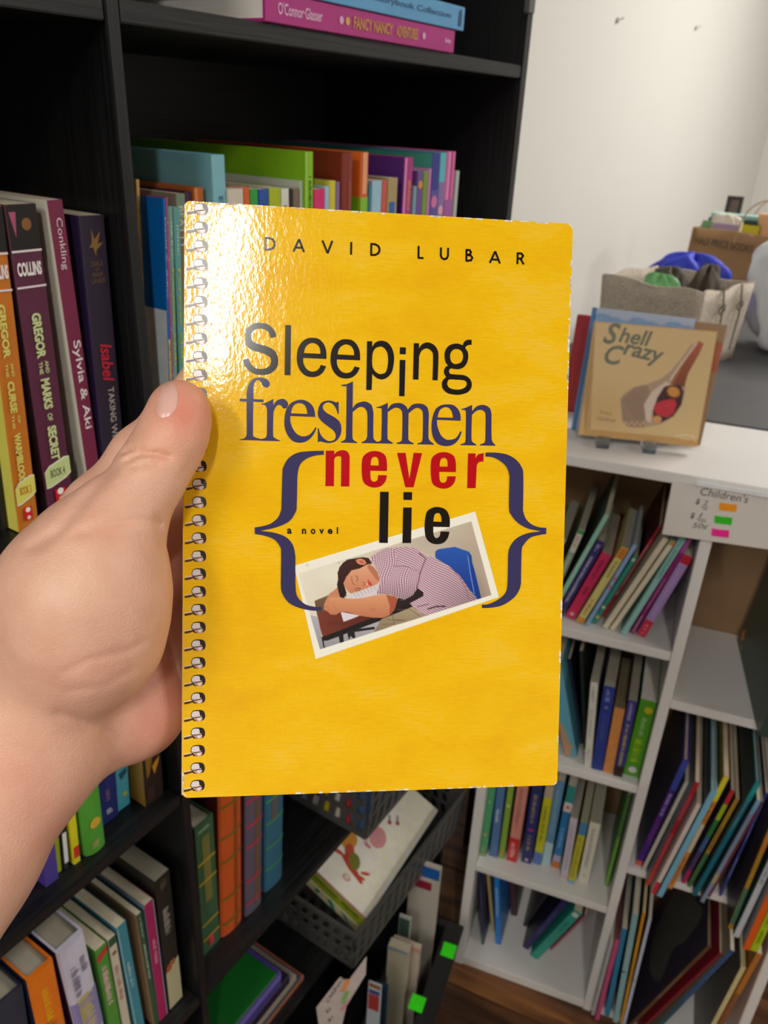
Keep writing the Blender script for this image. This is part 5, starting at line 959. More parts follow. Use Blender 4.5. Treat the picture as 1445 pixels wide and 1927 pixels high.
cv.poly(C5([(960, 1010), (1050, 850), (1250, 770), (1445, 690)]) + C6([(210, 1010), (330, 1130), (440, 1165), (330, 1215), (0, 1290)]) + C5([(1250, 900)]), (184, 166, 138), 1, col2=(140, 122, 98))
for L in ([(1060, 910), (1200, 905)], [(1120, 850), (1300, 870)], [(1180, 780), (1210, 930)]): cv.line(C5(L), 1.2, (110, 84, 76), .7)
cv.line(C6([(40, 1100), (200, 1090), (330, 1180)]), 1.2, (120, 96, 76), .8); cv.line(C6([(0, 1225), (150, 1225)]), 1.2, (110, 84, 70), .8)
cv.poly(C5([(405, 600), (440, 545), (500, 505), (545, 460), (580, 560), (600, 600), (500, 620)]), (206, 138, 104), 1)
cv.poly(C5([(1250, 600), (1400, 500), (1445, 470)]) + C6([(300, 830), (380, 890), (370, 940), (200, 1040), (0, 1115), (0, 1030)]) + C5([(1180, 790), (1200, 690)]), (44, 34, 34), 1)
shirt = C5([(918, 118), (1000, 60), (1110, 10)]) + C6([(0, 330), (130, 320), (290, 338), (340, 380), (400, 430), (520, 470), (700, 565), (830, 690), (940, 850), (1045, 968), (950, 1000), (780, 1055), (600, 1110), (440, 1165), (330, 1135), (200, 1020), (370, 930), (372, 885), (300, 830), (240, 920), (130, 980), (50, 975)]) + C5([(1330, 620), (1240, 592), (1160, 556), (1005, 552), (1000, 530), (1035, 425), (1025, 320), (960, 190)])
m_ = cv.mask(shirt); X, Y = cv.X, cv.Y
arm = cv.mask(C5([(918, 118), (1110, 10)]) + C6([(0, 330), (60, 520), (300, 620), (330, 680), (300, 830), (240, 920), (130, 985), (40, 985)]) + C5([(1330, 630), (1000, 560), (1035, 425), (960, 190)]), 1)
wob = 2.2 * np.sin(Y / 9.0) + 1.2 * np.sin(X / 6.0 + Y / 14)
s1 = .5 + .5 * np.sin((X + .18 * Y + wob) * 2 * np.pi / 4.1); s2 = .5 + .5 * np.sin((Y - .55 * X + 1.8 * np.sin(X / 11)) * 2 * np.pi / 4.4)
s1b = .5 + .5 * np.sin((Y - .2 * X) * 2 * np.pi / 4.4); st = arm * (.75 * s1 + .25 * s1b) + (1 - arm) * (.8 * s2 + .2 * (.5 + .5 * np.sin((X + .5 * Y) * 2 * np.pi / 4.4)))
lo = np.array([146, 84, 112]) / 255; hi = np.array([240, 228, 232]) / 255; col = lo + (hi - lo) * (st[..., None] ** .9)
sh = 1 - .32 * np.clip((X - 800) / 120, 0, 1) * np.clip((Y - 1060) / 80, 0, 1) - .18 * arm * np.clip((Y - 1090) / 40, 0, 1); cv.field(m_, col * sh[..., None])
cv.line(C6([(320, 400), (400, 470), (330, 640), (290, 850)]), 2.2, (96, 54, 72), .65); cv.line(C6([(0, 560), (160, 560), (300, 620)]), 1.4, (110, 62, 84), .5)
cv.line(C6([(430, 1090), (520, 1060), (640, 1055)]), 2.6, (60, 36, 52), .8); cv.line(C6([(690, 560), (820, 700), (900, 850), (930, 960)]), 1.3, (150, 70, 80), .6); cv.line(C6([(300, 1060), (430, 1030)]), 1.6, (84, 48, 66), .7)
cv.poly(C6([(515, 400), (525, 370), (560, 350), (760, 322), (930, 380), (965, 430), (975, 520), (1000, 600), (1085, 955), (1045, 970), (1000, 915), (940, 850), (830, 690), (700, 565), (520, 460)]), (44, 92, 184), 1, col2=(24, 52, 140))
cv.line(C6([(920, 430), (950, 640), (1000, 900)]), 1.4, (130, 180, 232), .9); cv.poly(C6([(930, 380), (965, 430), (975, 520), (1000, 600), (1085, 955), (1050, 970), (1000, 880), (960, 640), (925, 430)]), (26, 60, 150), .8, .6)
cv.poly(C5([(528, 440), (540, 380), (535, 300), (560, 230), (600, 180), (650, 145), (760, 125), (830, 115), (900, 125), (945, 190), (870, 215), (800, 250), (700, 275), (650, 340), (605, 420), (640, 540), (610, 600), (565, 590), (545, 520)]), (70, 38, 34), 1, col2=(44, 26, 26))
for k in range(16): cv.blob(550 + (548 + (k * 37) % 180) / 6.28, 1030 + (180 + (k * 53) % 200) / 6.28, 1.6, 1.3, (118, 66, 52), .6)
cv.poly(C5([(603, 425), (640, 345), (700, 272), (800, 248), (870, 208), (905, 195), (960, 230), (1012, 300), (1032, 400), (1000, 435), (880, 482), (740, 530), (690, 545), (640, 500)]), (232, 172, 136), 1, col2=(206, 130, 98))
cv.poly(C5([(905, 195), (960, 230), (1012, 300), (1032, 400), (990, 380), (930, 300), (880, 230)]), (176, 104, 76), 1.5, .7)
cv.poly(C5([(748, 150), (800, 130), (850, 145), (878, 185), (850, 208), (800, 205), (765, 185)]), (222, 140, 112), .8); cv.poly(C5([(790, 150), (840, 160), (850, 190), (810, 190)]), (170, 84, 66), .8, .6)
cv.line(C5([(700, 345), (702, 390), (716, 425), (740, 445)]), 1.1, (130, 74, 56), .8); cv.line(C5([(750, 335), (772, 358), (772, 385), (758, 400)]), 1.0, (110, 60, 48), .9); cv.line(C5([(742, 500), (775, 478), (802, 488), (795, 505), (760, 520)]), 1.2, (100, 54, 46), .9)
cv.blob(690, 1099, 2.5, 3.5, (240, 186, 150), .8, .6); cv.line(C5([(830, 405), (858, 425), (862, 440), (838, 450)]), 1.1, (130, 62, 52), .9); cv.poly(C5([(895, 370), (905, 395), (935, 425), (948, 448), (925, 455), (895, 435), (888, 405)]), (196, 76, 76), .6); cv.blob(688, 1094, 5, 4, (236, 140, 116), .35)
cv.poly(C5([(372, 690), (385, 645), (412, 605), (480, 588), (560, 590), (620, 604), (760, 606), (860, 592), (1010, 558), (1120, 556), (1215, 580), (1245, 605), (1205, 740), (1150, 800), (1085, 832), (960, 832), (800, 808), (650, 765), (565, 762), (520, 795), (455, 795), (425, 765), (372, 735)]), (226, 162, 118), 1, col2=(196, 122, 88))
cv.poly(C5([(1110, 560), (1215, 580), (1245, 605), (1205, 740), (1150, 800), (1150, 680)]), (160, 74, 54), 1.5, .75); cv.blob(702, 1147, 7, 5, (200, 110, 96), .6); cv.line(C5([(470, 640), (500, 700), (520, 750)]), .8, (176, 108, 80), .6)
for L in ([(385, 650), (440, 640)], [(375, 700), (430, 700)], [(400, 745), (440, 730)]): cv.line(C5(L), .8, (170, 98, 72), .8)
cv.line(ZZ([(286, 296), (293, 298), (297, 304), (292, 309), (286, 307), (284, 301), (286, 296)]), .8, (196, 186, 130), .8)
border = cv.mask(frame) * (1 - cv.mask(inner)); cv.field(np.clip(border - (0), 0, 1), np.ones_like(cv.c) * np.array([247, 244, 230]) / 255)
cv.line(ZZ([(286, 296), (293, 298), (297, 304), (292, 309), (286, 307), (284, 301), (286, 296)]), .8, (196, 186, 130), .8)
def bl_many(X, Y):
    r = np.stack([X - CX, Y - CY, np.full_like(X, FPX)], 1) @ RW.T; t = (BK_O @ BK_N) / (r @ BK_N); q = r * t[:, None] - BK_O
    return np.stack([q @ BK_X, np.full(len(X), -.00016), q @ -BK_Y], 1)
fm = bpy.data.meshes.new('x')
me = cv.mesh('cover_photo', bl_many, cv.mask(frame) > .5); link('cover_photo', me, hb, [vmat('printed_photo', 0.22)], label='white bordered photo of a boy in a checked shirt asleep on a school desk')
# crisp straight border under the picture
decal('photo_border', [[frame]], mat('#F7F4E6', .25, 'plain', 60, .0), 3)
# printed wire binding down the left edge: thirty three flat rings
RM = [mat('#2A1712', .25), mat('#E8DCDC', .25), mat('#C89A88', .25), mat('#F0D8C0', .25), mat('#4A2C14', .25)]
ring = MB(); RZ = lambda L: [((x - 145) / 6.02, (y - 275) / 6.02) for x, y in L]
K_ = 1 / 6.02
def rp(s): return [((x - 145) / 6.02, (y - 275) / 6.02) for x, y in smooth_loop(s)]
px2m = (bl((345, 1285))[0] - bl((344, 1285))[0])
shapes = [(rp('222,235 232,190 265,168 330,166 368,182 385,228 378,270 350,292 300,298 250,290'), 0, 1), (rp('228,228* 240,192 270,178 314,180* 322,205 325,238* 300,240 240,244'), 1, 2), (rp('248,262* 300,256 345,246* 356,262 346,290 320,298 280,290'), 2, 3), (rp('290,262* 345,252* 335,285 310,292'), 1, 4),
          (rp('145,280* 225,266 262,270* 215,290 175,300 146,302*'), 4, 5), (rp('144,264* 225,252 342,230* 342,241* 230,263 145,276*'), 3, 6), (rp('228,256* 340,238* 340,242* 230,264*'), 0, 7)]
for pts, mi_, lay in shapes:
    v, f = fill_geo([pts]); ring.add([(x * px2m, -.00003 * lay - .00002, -y * px2m) for x, y in v], f, mi_)
ring_me = ring.mesh('printed_ring')
for m in RM: ring_me.materials.append(m)
a_ = bl((348.5, 398.8)); z_ = bl((343.5, 1485.8))
for k in range(33):
    t = k / 32; o = link('printed_ring', ring_me, hb); o.location = (.0006, 0, a_[1] + (z_[1] - a_[1]) * t)
# wear: pale chips along the edges
b = MB(); WR = random.Random(4)
for (x0, z0, x1, z1, n) in ((BK_W - .0003, -.012, BK_W - .0003, -.06, 26), (.0003, -.2, .0003, -.208, 6), (.01, -.0002, .13, -.0002, 30), (BK_W - .0003, -.14, BK_W - .0003, -.2, 8), (.03, -BK_H + .0002, .13, -BK_H + .0002, 22)):
    for i in range(n):
        t = WR.random(); x = x0 + (x1 - x0) * t; z = z0 + (z1 - z0) * t; l = WR.uniform(.0003, .0018); w_ = WR.uniform(.00015, .0006)
        hx, hz = (w_, l) if x0 == x1 else (l, w_); b.add([(min(BK_W, max(0, x - hx)), -.0001, min(0, max(-BK_H, z - hz * .6))), (min(BK_W, x + hx * .8), -.0001, max(-BK_H, z - hz)), (min(BK_W, x + hx), -.0001, min(0, z + hz * .7)), (max(0, x - hx * .7), -.0001, min(0, z + hz))], [(0, 1, 2, 3)])
for cx0, cz0, r_ in ((BK_W - .0016, -.0016, .0022), (.0016, -BK_H + .0022, .003), (BK_W - .0016, -BK_H + .0015, .0022)):
    sx = 1 if cx0 > .05 else -1; sz = 1 if cz0 > -.1 else -1
    b.add([(max(.0001, min(BK_W - .0001, cx0 + sx * .0014 * math.cos(a) + 0)), -.0001, cz0 + sz * .0014 * math.sin(a)) for a in np.linspace(0, 1.57, 5)] + [(cx0 + sx * .0002, -.0001, cz0 + sz * .0011), (cx0 + sx * .0009, -.0001, cz0 + sz * .0002)][:1], [tuple(range(6))])
b.obj('worn_edge', EDGE, hb, kind='stuff')
# ------------------------------------------------------------------ hand: one continuous skin grown from a distance field
import openvdb
VOX = 0.0009
def cvp(px, py, z): return np.array([(px - CX) * z / FPX, (py - CY) * z / FPX, z])
G0 = np.array([-0.215, -0.062, 0.205]); G1 = np.array([0.012, 0.235, 0.345]); N = np.ceil((G1 - G0) / VOX).astype(int)
gx, gy, gz = [(G0[i] + VOX * np.arange(N[i])).astype(np.float32) for i in range(3)]
F = np.full(tuple(N), 0.05, np.float32)
def smin(a, b, k):
    h = np.clip(0.5 + 0.5 * (b - a) / k, 0, 1); return b * (1 - h) + a * h - k * h * (1 - h)
def sub(lo, hi):
    s = [slice(max(0, int((lo[i] - G0[i]) / VOX)), min(N[i], int((hi[i] - G0[i]) / VOX) + 2)) for i in range(3)]
    X = gx[s[0]][:, None, None]; Y = gy[s[1]][None, :, None]; Z = gz[s[2]][None, None, :]; return tuple(s), X, Y, Z
def cone(a, b, ra, rb, k=.004, sc=None, field=None):
    """rounded cone; sc flattens the depth direction"""
    global F
    a = np.array(a); b = np.array(b); pad = max(ra, rb) * (1 + 0) + .012; s, X, Y, Z = sub(np.minimum(a, b) - pad, np.maximum(a, b) + pad)
    zs_ = sc or 1.0; d = b - a; d = d * [1, 1, 1 / zs_]; L = d @ d + 1e-12
    px, py, pz = X - a[0], Y - a[1], (Z - a[2]) / zs_
    t = np.clip((px * d[0] + py * d[1] + pz * d[2]) / L, 0, 1); r = ra + (rb - ra) * t
    q = np.sqrt((px - t * d[0]) ** 2 + (py - t * d[1]) ** 2 + (pz - t * d[2]) ** 2) - r
    F[s] = smin(F[s], q.astype(np.float32), k)
def chain(pts, k=.004, sc=None):
    for p, q in zip(pts[:-1], pts[1:]): cone(cvp(*p[:3]), cvp(*q[:3]), p[3], q[3], k, sc)
# forearm and wrist
chain([(-530, 2230, .235, .040), (-250, 1830, .250, .0315), (-95, 1605, .262, .0278), (48, 1400, .276, .0255)], .006)
# palm body
chain([(48, 1400, .276, .0255), (110, 1260, .283, .024)], .010); chain([(60, 1340, .275, .023), (95, 1190, .276, .0215), (118, 1075, .279, .0145)], .012)
chain([(110, 1270, .288, .022), (170, 1180, .292, .018), (225, 1110, .297, .0125)], .012)
chain([(245, 1322, .300, .0205), (238, 1250, .300, .018), (262, 1180, .303, .013)], .008); chain([(130, 1380, .286, .018), (243, 1325, .300, .0195)], .007)
# thenar and thumb
chain([(112, 1265, .268, .0175), (150, 1180, .262, .0232), (158, 1105, .260, .0235), (190, 1030, .259, .0185)], .012); chain([(175, 1210, .264, .0195), (172, 1120, .262, .0225)], .010)
chain([(190, 1030, .259, .0165), (232, 965, .260, .0130), (283, 893, .262, .0108), (318, 835, .264, .0103), (336, 786, .2655, .0094), (338, 768, .2655, .0088)], .006)
cone(cvp(330, 815, .2625), cvp(336, 778, .2635), .0092, .0075, .004)
# fingers run up behind the book
chain([(75, 1180, .272, .0175), (108, 1060, .277, .0135), (180, 955, .285, .0102), (262, 855, .293, .0092), (325, 785, .3005, .0086), (382, 722, .3075, .0080), (470, 640, .3125, .0080), (560, 570, .3120, .0074)], .006)
chain([(200, 1120, .293, .0125), (285, 1010, .3035, .0098), (372, 935, .3115, .0088), (480, 860, .3150, .0084), (600, 800, .3140, .0076)], .005)
chain([(225, 1180, .297, .0120), (300, 1105, .3065, .0096), (385, 1050, .3130, .0086), (500, 1000, .3160, .0082), (610, 965, .3150, .0074)], .005)
chain([(245, 1250, .300, .0115), (310, 1205, .3080, .0092), (385, 1170, .3130, .0080), (470, 1140, .3155, .0074), (555, 1115, .3150, .0066)], .005)
# creases, in the plane seen by the viewer
PXg = (gx[:, None, None] / gz[None, None, :] * FPX + CX); PYg = (gy[None, :, None] / gz[None, None, :] * FPX + CY)
def crease(pts, depth, wd, zmax=.275):
    P = [np.array(p, float) for p in pts]; x0 = min(p[0] for p in P) - 30; x1 = max(p[0] for p in P) + 30; y0 = min(p[1] for p in P) - 30; y1 = max(p[1] for p in P) + 30
    lo = np.minimum(cvp(x0, y0, .21), cvp(x0, y0, .34)); hi = np.maximum(cvp(x1, y1, .21), cvp(x1, y1, .34)); s, X, Y, Z = sub(np.append(lo[:2], .21), np.append(hi[:2], zmax))
    X, Y, Z = np.broadcast_arrays(X, Y, Z); u = X / Z * FPX + CX; v = Y / Z * FPX + CY; dm = np.full(u.shape, 1e9, np.float32); 
    for a, b_ in zip(P[:-1], P[1:]):
        ab = b_ - a; t = np.clip(((u - a[0]) * ab[0] + (v - a[1]) * ab[1]) / (ab @ ab), 0, 1); dm = np.minimum(dm, (u - a[0] - t * ab[0]) ** 2 + (v - a[1] - t * ab[1]) ** 2)
    F[s] += (depth * np.exp(-dm / wd ** 2)).astype(np.float32)
crease([(238, 868), (262, 856), (292, 853), (318, 860)], .0017, 5); crease([(246, 880), (275, 872), (300, 874)], .0010, 4); crease([(232, 852), (246, 846), (268, 846)], .0013, 4)
crease([(150, 1000), (215, 985), (262, 978), (300, 985)], .0009, 7); crease([(130, 1010), (200, 1003), (260, 1008), (300, 1030)], .0004, 6); crease([(296, 975), (300, 1000), (306, 1030)], .0009, 6)
crease([(120, 1265), (170, 1240), (240, 1225), (275, 1205)], .0006, 6); crease([(110, 1340), (180, 1365), (215, 1390), (222, 1436)], .0008, 9, .34); crease([(130, 1300), (200, 1290), (250, 1260)], .0004, 8)
crease([(330, 905), (352, 880), (368, 850)], .0003, 5); crease([(60, 1030), (110, 1000), (160, 940), (215, 880)], .0012, 12, .272)
# a little skin relief
grid = openvdb.FloatGrid(0.05); grid.copyFromArray(np.ascontiguousarray(F)); grid.transform = openvdb.createLinearTransform(voxelSize=VOX)
pts_, tri_, quad_ = grid.convertToPolygons(isovalue=0.0, adaptivity=0.0)
P_ = np.asarray(pts_, float) + G0
hm = bpy.data.meshes.new('hand')
WPT = P_ @ RW.T
hm.from_pydata(WPT.tolist(), [], [tuple(int(i) for i in q[::-1]) for q in quad_] + [tuple(int(i) for i in q[::-1]) for q in tri_])
bmh = bmesh.new(); bmh.from_mesh(hm)
isl = []; 
for _ in range(4): bmesh.ops.smooth_vert(bmh, verts=bmh.verts, factor=.5, use_axis_x=True, use_axis_y=True, use_axis_z=True)
bmesh.ops.recalc_face_normals(bmh, faces=bmh.faces); bmh.to_mesh(hm)
from mathutils.bvhtree import BVHTree
bvh = BVHTree.FromBMesh(bmh); bmh.free()
hm.polygons.foreach_set('use_smooth', [True] * len(hm.polygons))
co = np.empty(len(hm.vertices) * 3); hm.vertices.foreach_get('co', co); co = co.reshape(-1, 3); cvv = co @ RW
ux = cvv[:, 0] / cvv[:, 2] * FPX + CX; uy = cvv[:, 1] / cvv[:, 2] * FPX + CY
cc = np.ones((len(co), 3)) * np.array([229, 179, 155]) / 255
def tint(x, y, rx, ry, col, amt, zlo=0, zhi=1):
    global cc
    m = np.exp(-(((ux - x) / rx) ** 2 + ((uy - y) / ry) ** 2)) * amt * (1 / (1 + np.exp(-(cvv[:, 2] - zlo) / .003))) * (1 / (1 + np.exp((cvv[:, 2] - zhi) / .003))); cc = cc * (1 - m[:, None]) + np.array(col) / 255 * m[:, None]
tint(345, 775, 60, 55, (226, 140, 118), .85, 0, .285); tint(300, 850, 50, 40, (232, 168, 136), .5, 0, .285); tint(265, 1340, 90, 90, (222, 140, 118), .75, .28, 1); tint(180, 1260, 90, 50, (222, 160, 138), .4); tint(330, 1150, 60, 200, (214, 140, 120), .6, .28, 1)
tint(90, 1560, 70, 90, (226, 160, 140), .45); tint(20, 1450, 60, 60, (218, 150, 130), .35); tint(200, 1000, 60, 30, (232, 172, 146), .5); tint(120, 1100, 80, 60, (230, 190, 160), .5)
ca = hm.color_attributes.new('col', 'FLOAT_COLOR', 'POINT'); lc = np.where(cc <= .04045, cc / 12.92, ((cc + .055) / 1.055) ** 2.4); ca.data.foreach_set('color', np.concatenate([lc, np.ones((len(lc), 1))], 1).astype(np.float32).ravel())
sk = bpy.data.materials.new('skin'); sk.use_nodes = True; nt = sk.node_tree; B = nt.nodes['Principled BSDF']; at = nt.nodes.new('ShaderNodeVertexColor'); at.layer_name = 'col'
nz = nt.nodes.new('ShaderNodeTexNoise'); nz.inputs['Scale'].default_value = 90; nz.inputs['Detail'].default_value = 5; nt.links.new(nt.nodes.new('ShaderNodeTexCoord').outputs['Object'], nz.inputs['Vector'])
mx = nt.nodes.new('ShaderNodeMixRGB'); mx.blend_type = 'MULTIPLY'; mx.inputs[0].default_value = .35; cr = nt.nodes.new('ShaderNodeValToRGB'); cr.color_ramp.elements[0].position = .3; cr.color_ramp.elements[0].color = (.80, .66, .62, 1); cr.color_ramp.elements[1].position = .65; cr.color_ramp.elements[1].color = (1, 1, 1, 1)
nt.links.new(nz.outputs['Fac'], cr.inputs[0]); nt.links.new(at.outputs['Color'], mx.inputs[1]); nt.links.new(cr.outputs[0], mx.inputs[2]); nt.links.new(mx.outputs[0], B.inputs['Base Color'])
B.inputs['Roughness'].default_value = .48; B.inputs['Subsurface Weight'].default_value = .12; B.inputs['Subsurface Radius'].default_value = (.006, .0025, .0015); B.inputs['Subsurface Scale'].default_value = 1
vz = nt.nodes.new('ShaderNodeTexVoronoi'); vz.inputs['Scale'].default_value = 1300; n2_ = nt.nodes.new('ShaderNodeTexNoise'); n2_.inputs['Scale'].default_value = 420; n2_.inputs['Detail'].default_value = 3
tcx = nt.nodes.new('ShaderNodeTexCoord'); nt.links.new(tcx.outputs['Object'], vz.inputs['Vector']); nt.links.new(tcx.outputs['Object'], n2_.inputs['Vector'])
ad = nt.nodes.new('ShaderNodeMath'); ad.operation = 'ADD'; nt.links.new(vz.outputs['Distance'], ad.inputs[0]); nt.links.new(n2_.outputs['Fac'], ad.inputs[1])
bp = nt.nodes.new('ShaderNodeBump'); bp.inputs['Strength'].default_value = .25; bp.inputs['Distance'].default_value = .0004; nt.links.new(ad.outputs[0], bp.inputs['Height']); nt.links.new(bp.outputs[0], B.inputs['Normal'])
hm.materials.append(sk)
hand = link('person', hm); tagit(hand, 'bare left hand and forearm holding the yellow paperback by its spine edge', 'person')
# thumb nail laid on the skin
def on_skin(px, py):
    d = Vector(tuple(nrm(ray(px, py)))); h = bvh.ray_cast(Vector((0, 0, 0)), d); return (np.array(h[0]), np.array(h[1])) if h[0] else (None, None)
nail = smooth_loop('319,716 328,724 334,740 334,756 330,771 320,782 307,786 299,783 295,773 297,757 302,739 309,723')
cen = np.mean(nail, 0); v = []; f = []; Rn = 6; n = len(nail); ok = True
def nail_pt(p, lift):
    h, nn = on_skin(*p)
    k = 0
    while h is None and k < 12: p = np.array(p) * .92 + np.array([318, 790]) * .08; h, nn = on_skin(*p); k += 1
    return h - nrm(h) * lift
for s in range(Rn + 1):
    t = s / Rn
    for p in nail: q = cen + (np.array(p) - cen) * max(t, .02); v.append(nail_pt(q, .00055 * (1 - t ** 4) + .00012))
for s in range(Rn):
    for i in range(n): f.append((s * n + i, s * n + (i + 1) % n, (s + 1) * n + (i + 1) % n, (s + 1) * n + i))
b = MB(); b.add(v, f); nm = mat('#E3B2A6', .28, 'plain', 200, .03); b.obj('thumb_nail', nm, hand, 0, True, label='pale pink thumb nail')
# ------------------------------------------------------------------ perforated baskets standing on the lower shelves of the bookcase
gpl = mat('#4A4947', .45, 'plain', 30, .05)
def holed(mb, P0, U, Vv, nu, nv, hw=.5, hh=.6, slant=0.0, th=.0018):
    """perforated wall: P0 corner, U and Vv full edge vectors; solid with nu x nv slots"""
    P0, U, Vv = map(lambda q: np.array(q, float), (P0, U, Vv)); nn = nrm(np.cross(U, Vv)) * th
    def add(poly):
        a = [P0 + U * x + Vv * y for x, y in poly]; k = len(a)
        mb.add(a + [q + nn for q in a], [tuple(range(k))[::-1], tuple(range(k, 2 * k))] + [(i, (i + 1) % k, (i + 1) % k + k, i + k) for i in range(k)])
    m = .10
    add([(0, 0), (1, 0), (1, m), (0, m)]); add([(0, 1 - m), (1, 1 - m), (1, 1), (0, 1)])
    h_ = (1 - 2 * m) / nv; w_ = 1 / nu
    for j in range(nv):
        y0 = m + j * h_; y1 = y0 + h_; g = h_ * (1 - hh) / 2
        if j: add([(0, y0 - g), (1, y0 - g), (1, y0 + g), (0, y0 + g)])
        for i in range(nu + 1):
            xc = i * w_ + (0 if j % 2 == 0 else 0); a0, a1 = max(0, xc - w_ * (1 - hw) / 2), min(1, xc + w_ * (1 - hw) / 2)
            add([(a0, y0 + (g if j else 0)), (a1, y0 + (g if j else 0)), (min(1, a1 + slant * w_), y1 - g), (min(1, a0 + slant * w_), y1 - g)])
def basket(lab, x0, x1, y0, y1, zb_, zt, grp):
    r = empty('plastic_basket', lab, 'basket', grp, Matrix.Translation(((x0 + x1) / 2, (y0 + y1) / 2, zb_))); X, Y, Hh = (x1 - x0) / 2, (y1 - y0) / 2, zt - zb_; tp = .006
    for nm_, P0, U, n1 in (('side_wall', (-X + tp, -Y + tp, 0), (2 * X - 2 * tp, 0, 0), 8), ('side_wall', (X - tp, -Y + tp, 0), (0, 2 * Y - 2 * tp, 0), 14), ('side_wall', (X - tp, Y - tp, 0), (-2 * X + 2 * tp, 0, 0), 8), ('side_wall', (-X + tp, Y - tp, 0), (0, -2 * Y + 2 * tp, 0), 14)):
        b = MB(); U = np.array(U); o_ = nrm(np.cross(U, (0, 0, 1))) * tp; holed(b, P0, U, np.array([0, 0, Hh]) + o_, n1, 3, .5, .74, .3); b.obj(nm_, gpl, r)
    b = MB(); b.box((-X + tp, -Y + tp, 0), (X - tp, Y - tp, .0025)); b.obj('base', gpl, r)
    b = MB(); e = .004
    for lo, hi in (((-X - e, -Y - e, Hh - .004), (X + e, -Y + .002, Hh + .002)), ((-X - e, Y - .002, Hh - .004), (X + e, Y + e, Hh + .002)), ((-X - e, -Y + .002, Hh - .004), (-X + .002, Y - .002, Hh + .002)), ((X - .002, -Y + .002, Hh - .004), (X + e, Y - .002, Hh + .002))): b.box(lo, hi)
    b.obj('rim', gpl, r, .0008); return r
GK = 'perforated baskets on the bookcase shelves'
KB = 1.42; bx0, bx1 = -.560, -.3975
basket('upper grey perforated basket, close under the yellow paperback', bx0, bx1, .634, .92, SZ[3] + .0004, SZ[3] + .105, GK)
basket('lower grey perforated basket holding the animal picture book', -.553, -.389, .603, .928, SZ[4] + .0004, SZ[4] + .084, GK)
GI = 'cased discs in the upper basket'
for k, (c, lab) in enumerate((('#5E7A6C', 'grey green'), ('#A8A498', 'pale grey'), ('#7C92A0', 'steel blue'), ('#B0A8A0', 'greyish white'), ('#B8A428', 'mustard yellow'), ('#C8C4B8', 'white'), ('#C04038', 'red'), ('#44608C', 'dark blue'))):
    b = MB(); b.box((0, 0, 0), (.0145, .19, .085 + (k % 3) * .004)); o = b.obj('disc_case', mat(c, .35), None, .001); o.location = (-.5505 + k * .0172, .643, SZ[3] + .0032)
    tagit(o, lab + ' case standing in the upper basket', 'case', GI)
# stack of three books in the lower basket
KS = 1.355
sB = np.array([-.2905, .472, -.752]) * KS; sv = nrm([-.09, .972, -.07]); su = np.array([.87, .05, -.42]); su = nrm(su - sv * (su @ sv)); sw = np.cross(su, sv)
WS = .083 * KS; sL = sB - su * WS
GJ = 'picture books stacked in the lower basket'
def stacked(lab, off, th, cov, side, prs, uext=(0, 0), vshift=0, vlen=.245, **k):
    O = sL - sw * off - su * uext[0] + sv * vshift + su * 0; Ln = WS + uext[0] + uext[1]
    # local x = thickness down, y = along sv, z = along -su so the lettering starts by the near right corner
    Zl = -su; Xl = -sw; Yl = np.cross(Zl, Xl); Oo = O + su * Ln
    r = empty('picture_book', lab, 'book', GJ, m4(Xl, sv, Zl, Oo)); book_mesh(r, th, vlen, Ln, cov, side, WHITEP, True); prints(r, th, Ln, prs); return r
ws = stacked('white picture book with animal drawings and a dotted cover', 0, .006, '#C4A898', '#E4DFD2', [('band', 0, 1, '#A04A3C', .6, 1)])
def onc(u, v): return (-.0003, v, .083 - u)           # cover coordinates: u across from the left edge, v away
def anim(shapes, name, label):
    b = MB(); ms = []
    for k, (c, P) in enumerate(shapes):
        m = mat(c, .5)
        if m not in ms: ms.append(m)
        b.add([(-.0003 - .00004 * k, (v - .005) * KS, WS - (u + .007) * KS) for u, v in P], [tuple(range(len(P)))], ms.index(m))
    b.obj(name, ms, ws, label=label)
def ell(u, v, a, c, ang=0, n=14): return [(u + a * math.cos(t) * math.cos(ang) - c * math.sin(t) * math.sin(ang), v + a * math.cos(t) * math.sin(ang) + c * math.sin(t) * math.cos(ang)) for t in np.linspace(0, 2 * math.pi, n, endpoint=False)]
anim([('#C88A34', ell(.013, .062, .009, .012)), ('#B8503A', ell(.020, .052, .006, .009, .5)), ('#B84030', [(.016, .04), (.03, .034), (.05, .030), (.052, .033), (.034, .042), (.02, .05)]), ('#76762A', ell(.031, .046, .007, .010, .6)), ('#B8402F', ell(.010, .041, .008, .0025, .2)), ('#C04838', ell(.048, .044, .006, .002, .6)), ('#C04838', ell(.046, .036, .006, .002, .2)),
      ('#C8907C', ell(.034, .024, .005, .004)), ('#D6D0C2', ell(.034, .0245, .003, .0024))], 'monkey_print', 'orange and red monkey in a green vest printed on the cover')
anim([('#D08C92', ell(.036, .092, .011, .014, .3)), ('#D6B0B0', ell(.026, .078, .005, .003)), ('#C87890', ell(.032, .074, .005, .0025)), ('#8A88A0', ell(.034, .125, .0015, .005, .5)), ('#A83A48', ell(.037, .120, .0025, .003)), ('#8A88A0', ell(.042, .132, .0015, .005, .5)), ('#A83A48', ell(.045, .127, .0025, .003))], 'elephant_print', 'pink elephant printed on the cover')
b = MB()
for i in range(5):
    for j in range(14):
        u = .040 + i * .0095 + (j % 2) * .0045; v = .012 + j * .0125
        if u < .080 and not (u < .05 and .06 < v < .14) and not (u < .056 and v < .055): b.add([(-.0003 - .00001, v_ * KS, WS - u_ * KS) for u_, v_ in ell(u, v, .0036, .0045)], [tuple(range(14))])
o = b.obj('dot_print', mat('#E6E2C4', .4), ws); o['kind'] = 'stuff'
